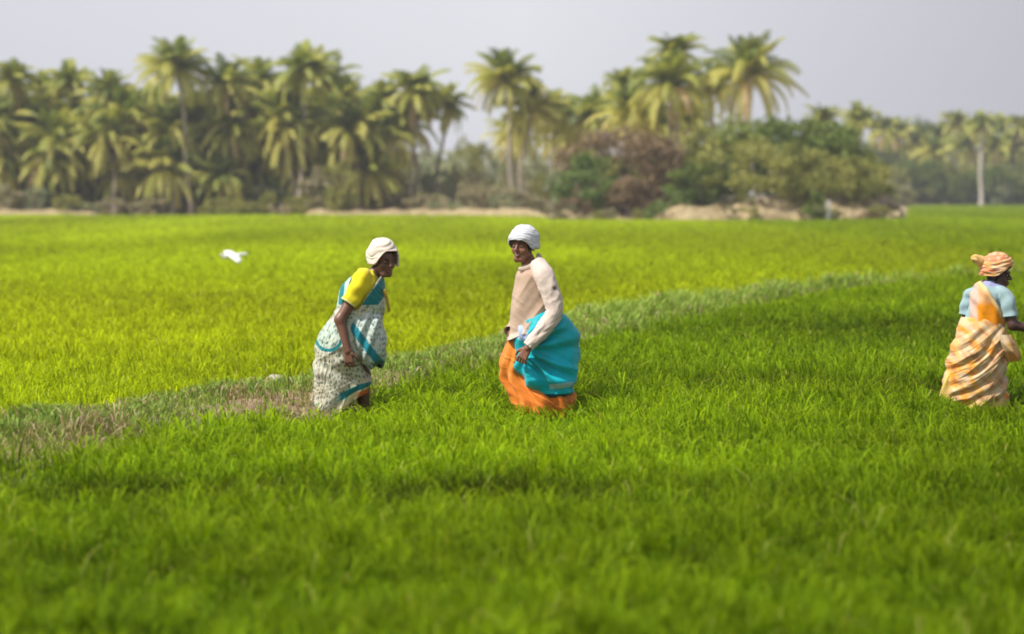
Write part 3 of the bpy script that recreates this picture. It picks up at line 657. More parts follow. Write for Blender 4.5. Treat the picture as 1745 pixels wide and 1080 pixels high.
# ================================================================== woman 2 (shirt, turquoise and orange)
def woman_two():
    S = 720.0
    P = lambda cx, cy, y=0.0: np.array([(cx - 340) / S, y, (1125 - cy) / S])
    root = empty("person", (PEOPLE[1][0], PEOPLE[1][1], 0))
    tag(root, "smiling woman in pale shirt over bunched turquoise and orange sari, white head wrap", "person", "women working in the rice field")
    f = Field((-.40, -.34, -.02), (.34, .30, 1.50), .0042)
    HC = P(245, 175, -.02); HR = rotz(math.radians(-32)) @ rotx(math.radians(5))
    legs(f, .66, .02, ((-.08, -.06, 0, -1), (.08, .06, 0, -1)), ((-.06, -.07, .36), (.06, .07, .36)))
    f.ell((.02, 0, .70), (.13, .15, .13), None, .05); f.ell((-.02, 0, .86), (.11, .13, .16), None, .05)
    f.ell((-.04, 0, 1.02), (.10, .15, .14), None, .05); f.cap((-.06, 0, 1.12), HC + HR @ np.array([0, .03, -.07]), .06, .048, .03)
    sh, el, wr = np.array([-.0, -.14, 1.10]), P(412, 520, -.21), P(268, 690, -.255)
    f.cap(sh, el, .047, .039, .03); f.cap(el, wr, .037, .026, .02)
    put_hand(f, wr, (-.42, -.02, -.75), (.25, .95, -.1), -1, 1.2, 1.0)
    sh2, el2, wr2 = np.array([-.07, .14, 1.09]), np.array([-.10, .20, .85]), np.array([-.22, .04, .70])
    f.cap(sh2, el2, .045, .037, .03); f.cap(el2, wr2, .036, .025, .02); put_hand(f, wr2, (-.3, -.3, -.8), (.8, 0, -.2), 1, 1.2, .92)
    body_mesh(f, root, (HC, HR), smile=True, skin=(.22, .095, .055))
    wht = np.array([.60, .61, .66])
    def latf(a):
        fr = np.exp(-(a / 1.05) ** 4); return math.radians(116) - fr * math.radians(36) + .10 * np.exp(-((a - 1.5) / .5) ** 2)
    def wb(a, ph, q): return np.sin(ph) * (.010 * crease(ph * 3 + 1.0 * np.sin(a + 1), np.cos(a) * 2.5, 7) + .004 * np.exp(-((q - .9) / .09) ** 2) + .010 * np.exp(-((np.abs(a) - 2.2) / .8) ** 2))
    wrap("head_wrap", HC + HR @ np.array([0, .012, .032]), HR, (.100, .116, .118), root, M_cloth, wht, latf, wb)
    # shirt
    sh_c = np.array([.46, .33, .245])  # shirt body set darker than the near sleeve: shading put into the colour
    def shirt_col(V, a, t):
        c = np.tile(sh_c, (len(V), 1)); c = mixc(c, [.38, .26, .19], (.5 + .5 * vn(V[:, 0] * 12, V[:, 2] * 12, 9)) * .35); return mixc(c, [.58, .50, .42], sstep(.92, .95, t))
    def sh_f(TH, T, X, Z):
        return .012 * crease(Z * 5 - X * 6, X * 5, 65) * sstep(.05, .3, T) + .006 * crease(Z * 10 + X * 8, X * 7, 66) + .006 * np.sin(TH * 6 + T * 5) * T
    drape("shirt", [(1.195, -.125, -.02, -.06, .07), (1.165, -.155, .02, -.10, .11), (1.12, -.185, .06, -.15, .15), (1.02, -.20, .085, -.165, .16), (.90, -.208, .105, -.17, .16), (.80, -.22, .11, -.175, .165), (.74, -.235, .11, -.185, .17), (.70, -.25, .10, -.19, .17)],
          root, M_cloth, sh_f, shirt_col, lambda TH, T, X: -.055 * sstep(.7, 1, T) * sstep(-.12, -.27, X) + .07 * sstep(.8, 1, T) * sstep(-.1, .1, X), nu=200, nv=170)
    tube("collar", [P(222, 292, -.10), P(262, 298, -.115), P(305, 268, -.07), P(335, 228, .0), P(320, 222, .06)], [.012, .02, .02, .018, .014], root, M_cloth, np.array([.52, .40, .33]), nu=24, nv=40, sq=.5)
    def slc(V, a, t):
        c = np.tile(np.array([.62, .51, .45]), (len(V), 1)); cx = V[:, 0] * S + 340; cy = 1125 - V[:, 2] * S
        c = mixc(c, [.2, .16, .12], ((((cx - 403) / 11) ** 2 + ((cy - 385) / 11) ** 2) < 1)); return mixc(c, [.62, .54, .48], sstep(.95, .97, t))
    tube("sleeve", [P(318, 262, -.10), P(350, 320, -.175), P(388, 420, -.20), P(408, 505, -.215), P(375, 560, -.23), P(320, 625, -.25), P(272, 682, -.255)], [.055, .072, .064, .060, .056, .047, .040], root, M_cloth, slc,
         lambda a, t: .009 * crease(t * 9 + .8 * np.sin(a), np.cos(a) * 2, 67) * sstep(.1, .4, t) + .004 * crease(a * 1.3 + t * 3, t * 6, 68), nv=130)
    tube("sleeve", [np.array([-.07, .09, 1.12]), np.array([-.09, .17, 1.06]), np.array([-.11, .20, .86]), np.array([-.17, .12, .77]), np.array([-.225, .02, .705])], [.05, .064, .056, .05, .044], root, M_cloth, sh_c, lambda a, t: .004 * np.sin(t * 30 + a))
    # turquoise bunched sari
    tq = np.array([.002, .42, .52])
    def tq_fold(TH, T, X, Z):
        ph_ = np.arctan2(Z - .60, X + .14); dd = np.sqrt((Z - .60) ** 2 + (X + .14) ** 2); nr_ = sstep(.3, -.3, np.sin(TH))
        rad_ = .024 * np.sin(ph_ * 13 + 2.2 * vn(ph_ * 3, dd * 5, 86)) * sstep(.05, .16, dd) * sstep(.48, .26, dd) * nr_
        g = sstep(.02, .3, T)
        a = X + .19; sag = Z * 1.0 + .55 * (X - .1) ** 2 - .22 * X
        return g * (rad_ + .013 * np.sin(sag * 38 + 3.0 * vn(X * 5, Z * 5, 80)) * (.55 + .6 * vn(X * 6 + 4, Z * 5, 81)) + .010 * np.sin((X * .9 + Z * .25) * 60 + 3 * vn(X * 4, Z * 7, 82)) * sstep(-.2, .6, vn(TH * 1.5, Z * 6, 83)) + .012 * crease(sag * 7 + X * 3, X * 5, 69) + .010 * vn(TH * 2.2, T * 4, 12))
    def tq_col(V, a, t):
        c = np.tile(tq, (len(V), 1)); cx = V[:, 0] * S + 340; cy = 1125 - V[:, 2] * S; nr = V[:, 1] < .02
        c = mixc(c, [.01, .30, .30], (vn(V[:, 0] * 6, V[:, 2] * 6, 3) > .3) * .4)
        c = mixc(c, [.38, .44, .66], nr * (((cx - 238) / 30) ** 2 + ((cy - 612) / 42) ** 2 < 1) * .9)
        c = mixc(c, [.45, .62, .75], nr * (np.abs(cy - 882 + (cx - 440) * .10) < 13) * (cx > 380) * (cx < 505) * .85)
        return mixc(c, [.004, .07, .10], (t > .955))
    def tq_z(TH, T, X): return sstep(.6, 1, T) * .04 * sstep(.05, -.2, X)
    drape("turquoise_drape", [(.86, -.06, .13, -.16, .12), (.83, -.12, .17, -.19, .15), (.76, -.185, .235, -.21, .18), (.68, -.195, .262, -.215, .19), (.60, -.198, .268, -.215, .19), (.50, -.19, .266, -.215, .18), (.40, -.175, .255, -.22, .18), (.34, -.13, .245, -.21, .16), (.28, -.05, .215, -.19, .12), (.25, .02, .17, -.16, .08)],
          root, M_silk, tq_fold, tq_col, tq_z, nu=280, nv=220, power=2.9)
    # orange skirt below
    og = np.array([.68, .17, .018])
    def og_fold(TH, T, X, Z): return sstep(.1, .6, T) * (.016 * np.sin(TH * 9 + 4 * T + 3 * vn(TH * 1.3, T * 3, 84)) + .014 * crease(TH * 2.6 + 1.0 * np.sin(T * 4), T * 5, 71) + .010 * vn(TH * 3, T * 6, 15)) + .006 * crease(Z * 18 + X * 9, X * 6, 72)
    def og_col(V, a, t):
        c = np.tile(og, (len(V), 1)); c = mixc(c, [.74, .27, .04], (.5 + .5 * vn(V[:, 0] * 8, V[:, 2] * 8, 3)) * .6); return mixc(c, [.60, .12, .01], (t > .93) * (t < .97) * .7)
    drape("orange_skirt", [(.74, -.18, .10, -.10, .12), (.66, -.235, .11, -.10, .13), (.58, -.27, .12, -.10, .14), (.48, -.298, .13, -.11, .15), (.38, -.285, .16, -.12, .16), (.30, -.235, .215, -.16, .17), (.22, -.20, .235, -.185, .18), (.15, -.195, .225, -.18, .175), (.10, -.18, .215, -.18, .175)],
          root, M_silk, og_fold, og_col, lambda TH, T, X: .05 * sstep(.8, 1, T) * sstep(-.05, -.22, X), nu=280, nv=200)

# ================================================================== woman 3 (peach and orange sari)
def woman_three():
    S = 782.0
    P = lambda cx, cy, y=0.0: np.array([(cx - 360) / S, y, (1086 - cy) / S])
    root = empty("person", (PEOPLE[2][0], PEOPLE[2][1], 0))
    tag(root, "woman in orange turban and peach patterned sari, her back turned and arm stretched out", "person", "women working in the rice field")
    f = Field((-.32, -.28, -.02), (.62, .34, 1.32), .0042)
    HC = P(473, 226, -.0); HR = rotz(math.radians(70)) @ rotx(math.radians(10))
    legs(f, .58, .0, ((-.06, -.06, 0, 1), (.04, .06, 0, 1)), ((.0, -.07, .32), (.04, .07, .32)))
    f.ell((.0, 0, .62), (.13, .15, .12), None, .05); f.ell((.03, 0, .76), (.11, .13, .15), None, .05)
    f.ell((.06, 0, .88), (.10, .13, .12), None, .05); f.cap((.09, 0, .96), HC + HR @ np.array([0, .03, -.07]), .058, .046, .03)
    sh, el, wr = P(505, 350, -.10), P(545, 515, -.13), P(660, 540, -.13)
    f.cap(sh, el, .045, .040, .03); f.cap(el, wr, .038, .027, .02); f.cap(wr, wr + np.array([.08, 0, -.01]), .027, .024, .02)
    put_hand(f, wr + np.array([.08, 0, -.01]), (1, 0, -.25), (0, .3, -1), 1, 1.0, .95)
    sh2, el2, wr2 = np.array([-.02, .08, .93]), np.array([-.085, .07, .74]), np.array([.06, .20, .66])
    f.cap(sh2, el2, .042, .036, .03); f.cap(el2, wr2, .036, .026, .02); put_hand(f, wr2, (1, .2, -.2), (0, -.6, -1), -1, 1.0, .95)
    body_mesh(f, root, (HC, HR), skin=(.075, .036, .028))
    pk = np.array([.68, .24, .12]); yl = np.array([.66, .42, .15]); lav = np.array([.54, .34, .17]); oj = np.array([.72, .25, .012])
    def latf(a):
        fr = np.exp(-(a / 1.1) ** 4); return math.radians(110) - fr * math.radians(34)
    def tb(a, ph, q):
        return np.sin(ph) * (.011 * crease(ph * 4.5 + 1.1 * np.sin(a + .9), np.cos(a) * 2, 3) + .008 * crease(ph * 5 - 1.5 * np.sin(a - .6), np.sin(a) * 2, 8) + .010) + .006
    def tcf(L, a, q): return mixc(mixc(np.tile(pk, (len(L), 1)), yl, (vn(a * 1.5 + 3, q * 6, 4) > .25) * .7), [.62, .48, .34], (vn(a * 3, q * 9, 6) > .45) * .6)
    wrap("turban", HC + HR @ np.array([0, .012, .032]), HR @ rotx(math.radians(-6)), (.094, .108, .122), root, M_cloth, tcf, latf, tb)
    tube("turban_knot", [P(395, 165, -.0), P(368, 150, -.01), P(340, 134, -.02), P(318, 142, -.02)], [.034, .036, .028, .010], root, M_cloth, yl * .95, lambda a, t: .006 * np.sin(a * 4 + t * 8), nu=40, nv=40)
    blu = np.array([.28, .40, .43])
    drape("blouse", [(1.05, .05, .15, -.05, .06), (1.015, .0, .19, -.09, .10), (.97, -.035, .215, -.125, .13), (.90, -.06, .21, -.13, .13), (.80, -.085, .19, -.13, .13), (.74, -.10, .18, -.13, .13)], root, M_cloth,
          lambda TH, T, X, Z: .004 * np.sin(TH * 6 + T * 9), lambda V, a, t: mixc(np.tile(blu, (len(V), 1)), [.28, .30, .52], (t < .12) * 1.0), nu=120, nv=70)
    fs = lambda a, t: .004 * np.sin(t * 15 + a) + .003 * np.sin(a * 4)
    tube("sleeve", [P(455, 318, -.05), P(500, 345, -.095), P(522, 400, -.12), P(528, 466, -.125)], [.045, .058, .055, .054], root, M_cloth, blu, fs)
    tube("sleeve", [P(360, 325, .03), P(325, 350, .06), P(303, 400, .06), P(290, 462, .06)], [.045, .052, .045, .042], root, M_cloth, blu, fs)
    def pat(V, a, t):
        c = np.tile(lav, (len(V), 1)); n1 = .7 * vn(V[:, 0] * 15 + 2, V[:, 2] * 14 + V[:, 0] * 5 + 1, 30) + .45 * vn(V[:, 0] * 38, V[:, 2] * 34, 32); n2 = vn(V[:, 0] * 26, V[:, 2] * 26 + V[:, 0] * 18, 31)
        c = mixc(c, [.68, .40, .10], sstep(-.5, .3, n1) * .85); c = mixc(c, [.60, .50, .34], sstep(.05, .4, n2) * .6)
        c = mixc(c, oj, (sstep(.05, .6, n1)) * .85); return mixc(c, [.34, .14, .08], sstep(.30, .55, -n2) * .6)
    # strip of sari passing diagonally over the back
    def pl_cut(V, a, t):
        cx = V[:, 0] * S + 360; cy = 1086 - V[:, 2] * S
        l = (cx - 352) - (cy - 320) * .02 < -38 - (cy - 320) * .12
        r_ = cx > 395 + (cy - 300) * .62
        return ((l | r_) & (V[:, 1] < .06)) | ((V[:, 1] >= .06) & (cx > 420) & (cy < 440))
    def pl_col(V, a, t):
        cx = V[:, 0] * S + 360; cy = 1086 - V[:, 2] * S
        c = mixc(np.tile(np.array([.64, .33, .15]), (len(V), 1)), [.52, .37, .33], (cx < 350) * .8)
        c = mixc(c, [.78, .27, .004], sstep(370, 410, cy) * sstep(330, 350, cx))
        ed = cx - 395 - (cy - 300) * .62; c = mixc(c, [.66, .46, .20], (ed > -26)); return c
    drape("shoulder_drape", [(1.055, .02, .16, -.07, .075), (1.02, -.02, .20, -.11, .12), (.975, -.05, .228, -.145, .15), (.90, -.075, .225, -.152, .15), (.80, -.10, .21, -.155, .15), (.72, -.12, .20, -.16, .15), (.66, -.13, .20, -.16, .15)], root, M_silk,
          lambda TH, T, X, Z: .006 * np.sin((X * .8 + Z * .6) * 75) + .003 * np.sin(TH * 9), pl_col, cut=pl_cut, nu=260, nv=170)
    def kf(TH, T, X, Z):
        g = sstep(.03, .25, T)
        sw = Z + .9 * (X - .22) ** 2 * -1.0 + .30 * X * (T - .5)
        s2 = Z - .75 * X - .9 * (X + .02) ** 2
        return g * (.008 * np.sin(s2 * 55 + 2.5 * vn(X * 6, Z * 6, 85)) + .014 * crease(s2 * 13, X * 5, 73) + .006 * crease(s2 * 30, X * 8, 74) + .008 * vn(TH * 2.5, T * 6, 22)) + .014 * sstep(.8, 1, T) * np.sin(TH * 7)
    def kc(V, a, t):
        c = pat(V, a, t); c = mixc(c, [.66, .46, .10], sstep(.86, .93, t) * .8); return c
    drape("sari_skirt", [(.785, -.12, .15, -.14, .13), (.75, -.138, .18, -.17, .15), (.70, -.15, .205, -.185, .16), (.62, -.18, .225, -.20, .17), (.54, -.205, .24, -.205, .18), (.45, -.222, .215, -.205, .18), (.35, -.24, .205, -.20, .18), (.25, -.27, .212, -.195, .18), (.16, -.262, .218, -.19, .18), (.09, -.235, .21, -.19, .18)],
          root, M_silk, kf, kc, nu=300, nv=240)
    def cf(TH, T, X, Z): return .010 * ridge(TH * 3 + Z * 20) + .004 * np.sin(TH * 8)
    drape("tucked_fold", [(.66, .10, .22, -.19, -.02), (.60, .11, .255, -.205, 0), (.54, .13, .285, -.20, 0), (.50, .16, .295, -.18, -.01), (.465, .19, .285, -.15, -.03)], root, M_silk, cf,
          lambda V, a, t: mixc(pat(V, a, t), oj, sstep(.55, .8, t) * .7), nu=120, nv=80)
    # loose flap at the back hem
    tube("hem_flap", [P(195, 780, -.10), P(172, 850, -.11), P(158, 920, -.12), P(178, 1000, -.12)], [.012, .028, .034, .030], root, M_silk, np.array([.66, .46, .12]), lambda a, t: .006 * np.sin(a * 3 + t * 6), nu=40, nv=50, sq=.5)

woman_one(); woman_two(); woman_three()

# ------------------------------------------------------------------ stone on the bund, egret, post
def lump(name, c, r, mat, seed, nu=40, nv=24):
    th = np.linspace(0, 2 * math.pi, nu, endpoint=False); ph = np.linspace(0.02, math.pi - .02, nv); PH, TH = np.meshgrid(ph, th, indexing='ij')
    d = 1 + .16 * vn(TH * 1.5 + seed, PH * 2.5, seed) + .07 * np.sign(np.sin(TH * 2.3 + seed)) * np.sin(PH)
    V = np.stack([np.sin(PH) * np.cos(TH) * d * r[0], np.sin(PH) * np.sin(TH) * d * r[1], np.cos(PH) * d * r[2]], -1).reshape(-1, 3)
    i = np.arange(nv - 1)[:, None] * nu; j = np.arange(nu)[None, :]; j2 = (j + 1) % nu
    F = np.stack([(i + j).ravel(), (i + nu + j).ravel(), (i + nu + j2).ravel(), (i + j2).ravel()], 1)
    o = mesh_np(name, V, F, mat, smooth=True); o.location = c; return o
sxw, syw = bpt(467, 648)
tag(lump("stone", (sxw, syw, .305), (.055, .05, .045), M_stone, 3), "pale rounded stone lying on the weedy bund", "stone")

def egret():
    Z = 52.0; c = np.array([(398 - 872.5) / FP * Z, Z, CAMH - (436 - HOR) / FP * Z + .0])
    root = empty("egret", c, math.radians(25)); tag(root, "white egret flying low over the rice", "bird")
    f = Field((-.42, -.22, -.2), (.45, .22, .2), .006)
    f.ell((-.02, 0, 0), (.15, .055, .055), None, .02); f.cap((-.14, 0, .01), (-.19, 0, -.03), .035, .025, .02); f.cap((-.19, 0, -.03), (-.21, 0, .02), .024, .02, .01)
    f.cap((-.21, 0, .02), (-.25, 0, .025), .024, .016, .01); f.cap((-.25, 0, .024), (-.33, 0, .012), .010, .003, .006)
    f.cap((.12, 0, .02), (.24, 0, .05), .035, .014, .02); f.cap((.15, .02, .01), (.36, .02, .06), .007, .005, .004); f.cap((.15, -.02, .01), (.35, -.02, .055), .007, .005, .004)
    V, F = f.mesh(); col = np.tile([.88, .88, .86], (len(V), 1)); col[V[:, 0] < -.262] = [.6, .4, .05]; col[V[:, 0] > .26] = [.03, .03, .03]
    mesh_np("body", V, F, M_cloth, col=col, smooth=True, parent=root)
    for s, zt in ((-1, -.13), (1, .04)):       # near wing swept down, far wing raised
        nu, nv = 12, 26; vs = []
        for i in range(nv):
            q = i / (nv - 1); span = q * .46; ch = .22 * (1 - .25 * q) * (1 - .75 * max(0, q - .75) / .25)
            x0 = -.10 - .06 * math.sin(q * 3.1) + .08 * q * q; yv = s * (.03 + span * .55); zz = .03 + zt * q ** 1.3 * 1.2 + .03 * math.sin(q * 3)
            for j in range(nu):
                p = j / (nu - 1); vs.append((x0 + ch * p + (.012 * math.sin(i * 2.0) if j == nu - 1 else 0), yv, zz + .02 * math.sin(p * 3.1) - .01 * p))
        k = (np.arange(nv - 1)[:, None] * nu + np.arange(nu - 1)[None, :]).ravel()
        o = mesh_np("wing", np.array(vs), np.stack([k, k + 1, k + nu + 1, k + nu], 1), M_cloth, col=np.tile([.86, .86, .82], (nv * nu, 1)), smooth=True, parent=root)
        m = o.modifiers.new("thickness", 'SOLIDIFY'); m.thickness = .008
egret()

# ------------------------------------------------------------------ banks of earth behind the field
def bank(name, slope_pts, depth, mat, seed):
    "ridge of earth; slope_pts (px, distance, height)"
    A = np.array(slope_pts, float); n = 160; q = np.linspace(0, 1, n); t = (A[:, 0] - A[0, 0]) / (A[-1, 0] - A[0, 0])
    px = np.interp(q, t, A[:, 0]); Y = np.interp(q, t, A[:, 1]); H = np.interp(q, t, A[:, 2]); vs = []; m = 22
    for i in range(n):
        x = (px[i] - 872.5) / FP * Y[i]; e = min(1, min(i, n - 1 - i) / 6)
        for j in range(m):
            u = j / (m - 1); prof = math.sin(math.pi * min(u * 1.0, 1)) ** .6
            vs.append((x, Y[i] + (u - .1) * depth, -.05 + (H[i] * prof) * e))
    V = np.array(vs); V[:, 2] *= 1 + .35 * vn(V[:, 0] * .8, V[:, 1] * .8, seed) + .2 * vn(V[:, 0] * 2.7, V[:, 1] * 2.7, seed + 1); V[:, 1] += .5 * vn(V[:, 0] * .7, V[:, 2] * 2, seed + 2)
    k = (np.arange(n - 1)[:, None] * m + np.arange(m - 1)[None, :]).ravel()
    return tag(mesh_np(name, V, np.stack([k, k + 1, k + m + 1, k + m], 1), mat, smooth=True), kind="structure")
bank("earth_bank", [(-400, 206, .5), (60, 206, .55), (150, 207, .45), (180, 208, .05), (500, 209, .08), (530, 206, .55), (760, 205, .65), (900, 196, .65), (935, 190, .6), (960, 180, .4)], 6, M_bank, 40)
bank("earth_bank", [(915, 172, .2), (960, 170, .6), (1100, 168, .5), (1160, 167, 1.15), (1300, 167, 1.3), (1380, 167, 1.1), (1400, 167, 1.45), (1470, 168, 1.6), (1515, 170, 1.0), (1545, 173, .2)], 11, M_bank, 50)

# ------------------------------------------------------------------ trees
def tube_np(pts, rad, nu=8):
    P = np.array(pts, float); t = np.gradient(P, axis=0); t /= np.linalg.norm(t, axis=1)[:, None] + 1e-9
    up = np.array([.3, .9, .1]); a = np.cross(t, up); a /= np.linalg.norm(a, axis=1)[:, None]; b = np.cross(t, a)
    th = np.linspace(0, 2 * math.pi, nu, endpoint=False); R = np.array(rad)[:, None, None]
    V = (P[:, None, :] + R * (a[:, None, :] * np.cos(th)[None, :, None] + b[:, None, :] * np.sin(th)[None, :, None])).reshape(-1, 3)
    i = np.arange(len(P) - 1)[:, None] * nu; j = np.arange(nu)[None, :]; j2 = (j + 1) % nu
    return V, np.stack([(i + j).ravel(), (i + j2).ravel(), (i + nu + j2).ravel(), (i + nu + j).ravel()], 1)
def merge(parts):
    Vs, Fs, o = [], [], 0
    for V, F in parts: Vs.append(V); Fs.append(F + o); o += len(V)
    return np.concatenate(Vs), np.concatenate(Fs)

def crown_mesh(seed, nf=30, L=3.5, yellow=.5, size=1.0):
    "coconut crown about its own origin: arching fronds with hanging leaflets"
    r = np.random.default_rng(seed); V = []; F = []; C = []; o = 0
    for k in range(nf):
        q = k / (nf - 1)                              # 0 = young upright, 1 = old hanging
        az = k * 2.39996 + r.normal() * .15; e0 = math.radians(88 - 104 * q ** 1.2 + r.normal() * 13)
        ln = L * (.60 + .40 * min(1, q * 3)) * (.9 + .2 * r.random()); n = 15; p = np.zeros(3); pts = [p.copy()]; e = e0
        droop = .018 + .045 * q + .055 * r.random()
        for i in range(n - 1):
            e -= droop * (1 + i * .10); e = max(e, -1.45)
            p = p + np.array([math.cos(az) * math.cos(e), math.sin(az) * math.cos(e), math.sin(e)]) * ln / (n - 1); pts.append(p.copy())
        P = np.array(pts); side = np.array([-math.sin(az), math.cos(az), 0])
        dk = np.array([.16, .21, .035]); md = np.array([.38, .41, .065]); ye = np.array([.60, .56, .14]); br = np.array([.55, .40, .20])
        g = min(1, max(0, q * 1.6 - .22 + r.normal() * .28)); c = dk + (md - dk) * min(1, g * 2); c = c + (ye - c) * max(0, g - .45) * yellow * 2
        if q > .9 and r.random() < .45: c = br
        v, fa = tube_np(P, np.linspace(.045, .012, n) * size, 4); V.append(v); F.append(fa + o); o += len(v); C.append(np.tile(c * 1.15, (len(v), 1)))
        m = 34; tt = np.linspace(.10, .99, m); B = np.stack([np.interp(tt, np.linspace(0, 1, n), P[:, i]) for i in range(3)], 1)
        T = np.gradient(B, axis=0); T /= np.linalg.norm(T, axis=1)[:, None]
        for s in (-1, 1):
            ll = (.68 * np.sin(np.pi * np.clip(tt * .86 + .12, 0, 1)) ** .6 + .1) * (.85 + .3 * r.random(m)) * size
            hang = .25 + .45 * q + .35 * r.random(m)
            d = side[None, :] * s * (1.0 - .35 * q) + T * .55; d[:, 2] -= hang; d /= np.linalg.norm(d, axis=1)[:, None]
            wv = T * .050 * size; tip = B + d * ll[:, None]; mid = B + d * (ll * .5)[:, None] + np.array([0, 0, .05])
            v = np.stack([B - wv * .6, B + wv * .6, mid - wv, mid + wv, tip], 1).reshape(-1, 3); b = np.arange(m)[:, None] * 5
            fa = np.concatenate([b + [0, 1, 3, 2], b + [2, 3, 4, 4]], 0); V.append(v); F.append(fa + o); o += len(v)
            cc = c[None, :] * (.85 + .3 * r.random(m))[:, None]; C.append(np.repeat(cc, 5, axis=0))
    V = np.concatenate(V); F = np.concatenate(F); C = np.concatenate(C)
    tri = F[:, 2] == F[:, 3]; tri2 = F[:, 3] == F[:, 2]
    return V, [F[~tri], F[tri][:, :3]], C

CROWNS = {}
for key, args in {"dark0": (1, 46, 3.3, .3), "dark1": (2, 42, 3.1, .4), "dark2": (8, 44, 3.3, .3), "mix0": (3, 54, 3.9, .8), "mix1": (4, 56, 4.1, .9), "mix2": (5, 48, 3.6, .6), "mix3": (9, 52, 3.8, .8), "yel0": (6, 60, 4.4, 1.0), "yel1": (7, 58, 4.1, 1.0), "yel2": (10, 60, 4.3, .9), "yel3": (12, 54, 3.9, .85)}.items():
    V, F, C = crown_mesh(*args); CROWNS[key] = mesh_np("crown", V, F, M_palm, col=C, link=False).data

def palm(px, py, Y, kind, label, group, lean=0.0, scale=1.0, bark=None, tr=.17):
    "crown centre at photo pixel (px, py) when standing at distance Y"
    r = random.Random(int(px * 7 + py)); H = CAMH - (py - HOR) / FP * Y
    x = (px - 872.5) / FP * Y
    root = empty("coconut_palm", (x - lean, Y, 0)); tag(root, label, "palm tree", group)
    n = 12; ly = r.uniform(-.5, .5)
    pts = [(lean * (i / (n - 1)) ** 1.7 + .12 * math.sin(i * .8 + px), ly * (i / (n - 1)) ** 1.5, H * i / (n - 1)) for i in range(n)]
    rad = [tr * (1.0 + .5 * math.exp(-i * 1.1)) * (1 - .3 * i / n) for i in range(n)]
    V, F = tube_np(pts, rad, 10); mesh_np("trunk", V, F, bark or M_bark, smooth=True, parent=root)
    c = bpy.data.objects.new("crown", CROWNS[kind]); sc.collection.objects.link(c); c.parent = root
    c.location = (pts[-1][0], pts[-1][1], H); c.rotation_euler = (r.uniform(-.12, .12), r.uniform(-.12, .12), r.uniform(0, 6.28)); c.scale = (scale,) * 3
    return root

def foliage(seed, ext, nclump, nleaf, ls, c0, c1, twig=None):
    "crown of leaf clumps in an uneven ellipsoid ext=(rx,ry,rz), base at z=0"
    r = np.random.default_rng(seed); V = []; C = []
    d = r.normal(size=(nclump, 3)); d /= np.linalg.norm(d, axis=1)[:, None]; d[:, 2] = d[:, 2] * .9
    rad = (.55 + .5 * r.random(nclump) ** .6)[:, None]; cen = d * rad * np.array(ext); cen[:, 2] += ext[2]
    cen[:, 2] = np.maximum(cen[:, 2], .12 * ext[2])
    cs = (.20 + .20 * r.random(nclump)) * min(ext[0], ext[2]); tone = r.random(nclump)
    for k in range(nclump):
        m = nleaf; p = r.normal(size=(m, 3)); p /= np.linalg.norm(p, axis=1)[:, None]; p *= (r.random(m) ** .45)[:, None] * cs[k] * np.array([1.25, 1.25, .85]); p += cen[k]
        a = r.normal(size=(m, 3)); a /= np.linalg.norm(a, axis=1)[:, None]; b = np.cross(a, r.normal(size=(m, 3))); b /= np.linalg.norm(b, axis=1)[:, None]
        s = ls * (.6 + .8 * r.random(m))[:, None]; V.append(np.stack([p - a * s, p + b * s * .45, p + a * s, p - b * s * .45], 1))
        c = np.array(c0) + (np.array(c1) - np.array(c0)) * np.clip(tone[k] * .8 + .25 * r.normal(size=m), 0, 1)[:, None]
        if twig is not None:
            tw = r.random(m) < .35; c[tw] = twig
        C.append(np.repeat(c, 4, axis=0))
    V = np.concatenate(V).reshape(-1, 3); C = np.concatenate(C); V[:, 2] = np.maximum(V[:, 2], .02)
    F = np.arange(len(V)).reshape(-1, 4); return V, F, C, cen

BUSH = {}
def bush_kind(key, seed, ext, ncl, nl, ls, c0, c1, bark, twig=None, nst=7):
    V, F, C, cen = foliage(seed, ext, ncl, nl, ls, c0, c1, twig)
    cr_ = mesh_np("crown", V, F, M_leaf, col=C, link=False).data; r = np.random.default_rng(seed + 100); parts = []
    for k in range(nst):
        e_ = cen[r.integers(len(cen))]; b0 = np.array([r.normal() * .12 * ext[0], r.normal() * .12 * ext[1], 0]); mid = b0 * .5 + e_ * .45 + np.array([0, 0, .15 * ext[2]])
        q = np.linspace(0, 1, 7)[:, None]; P = b0 * (1 - q) ** 2 + 2 * mid * q * (1 - q) + e_ * q ** 2; parts.append(tube_np(P, np.linspace(.035, .01, 7) * ext[2] ** .7, 6))
    Vt, Ft = merge(parts); BUSH[key] = (cr_, mesh_np("trunk", Vt, Ft, bark, smooth=True, link=False).data, ext)

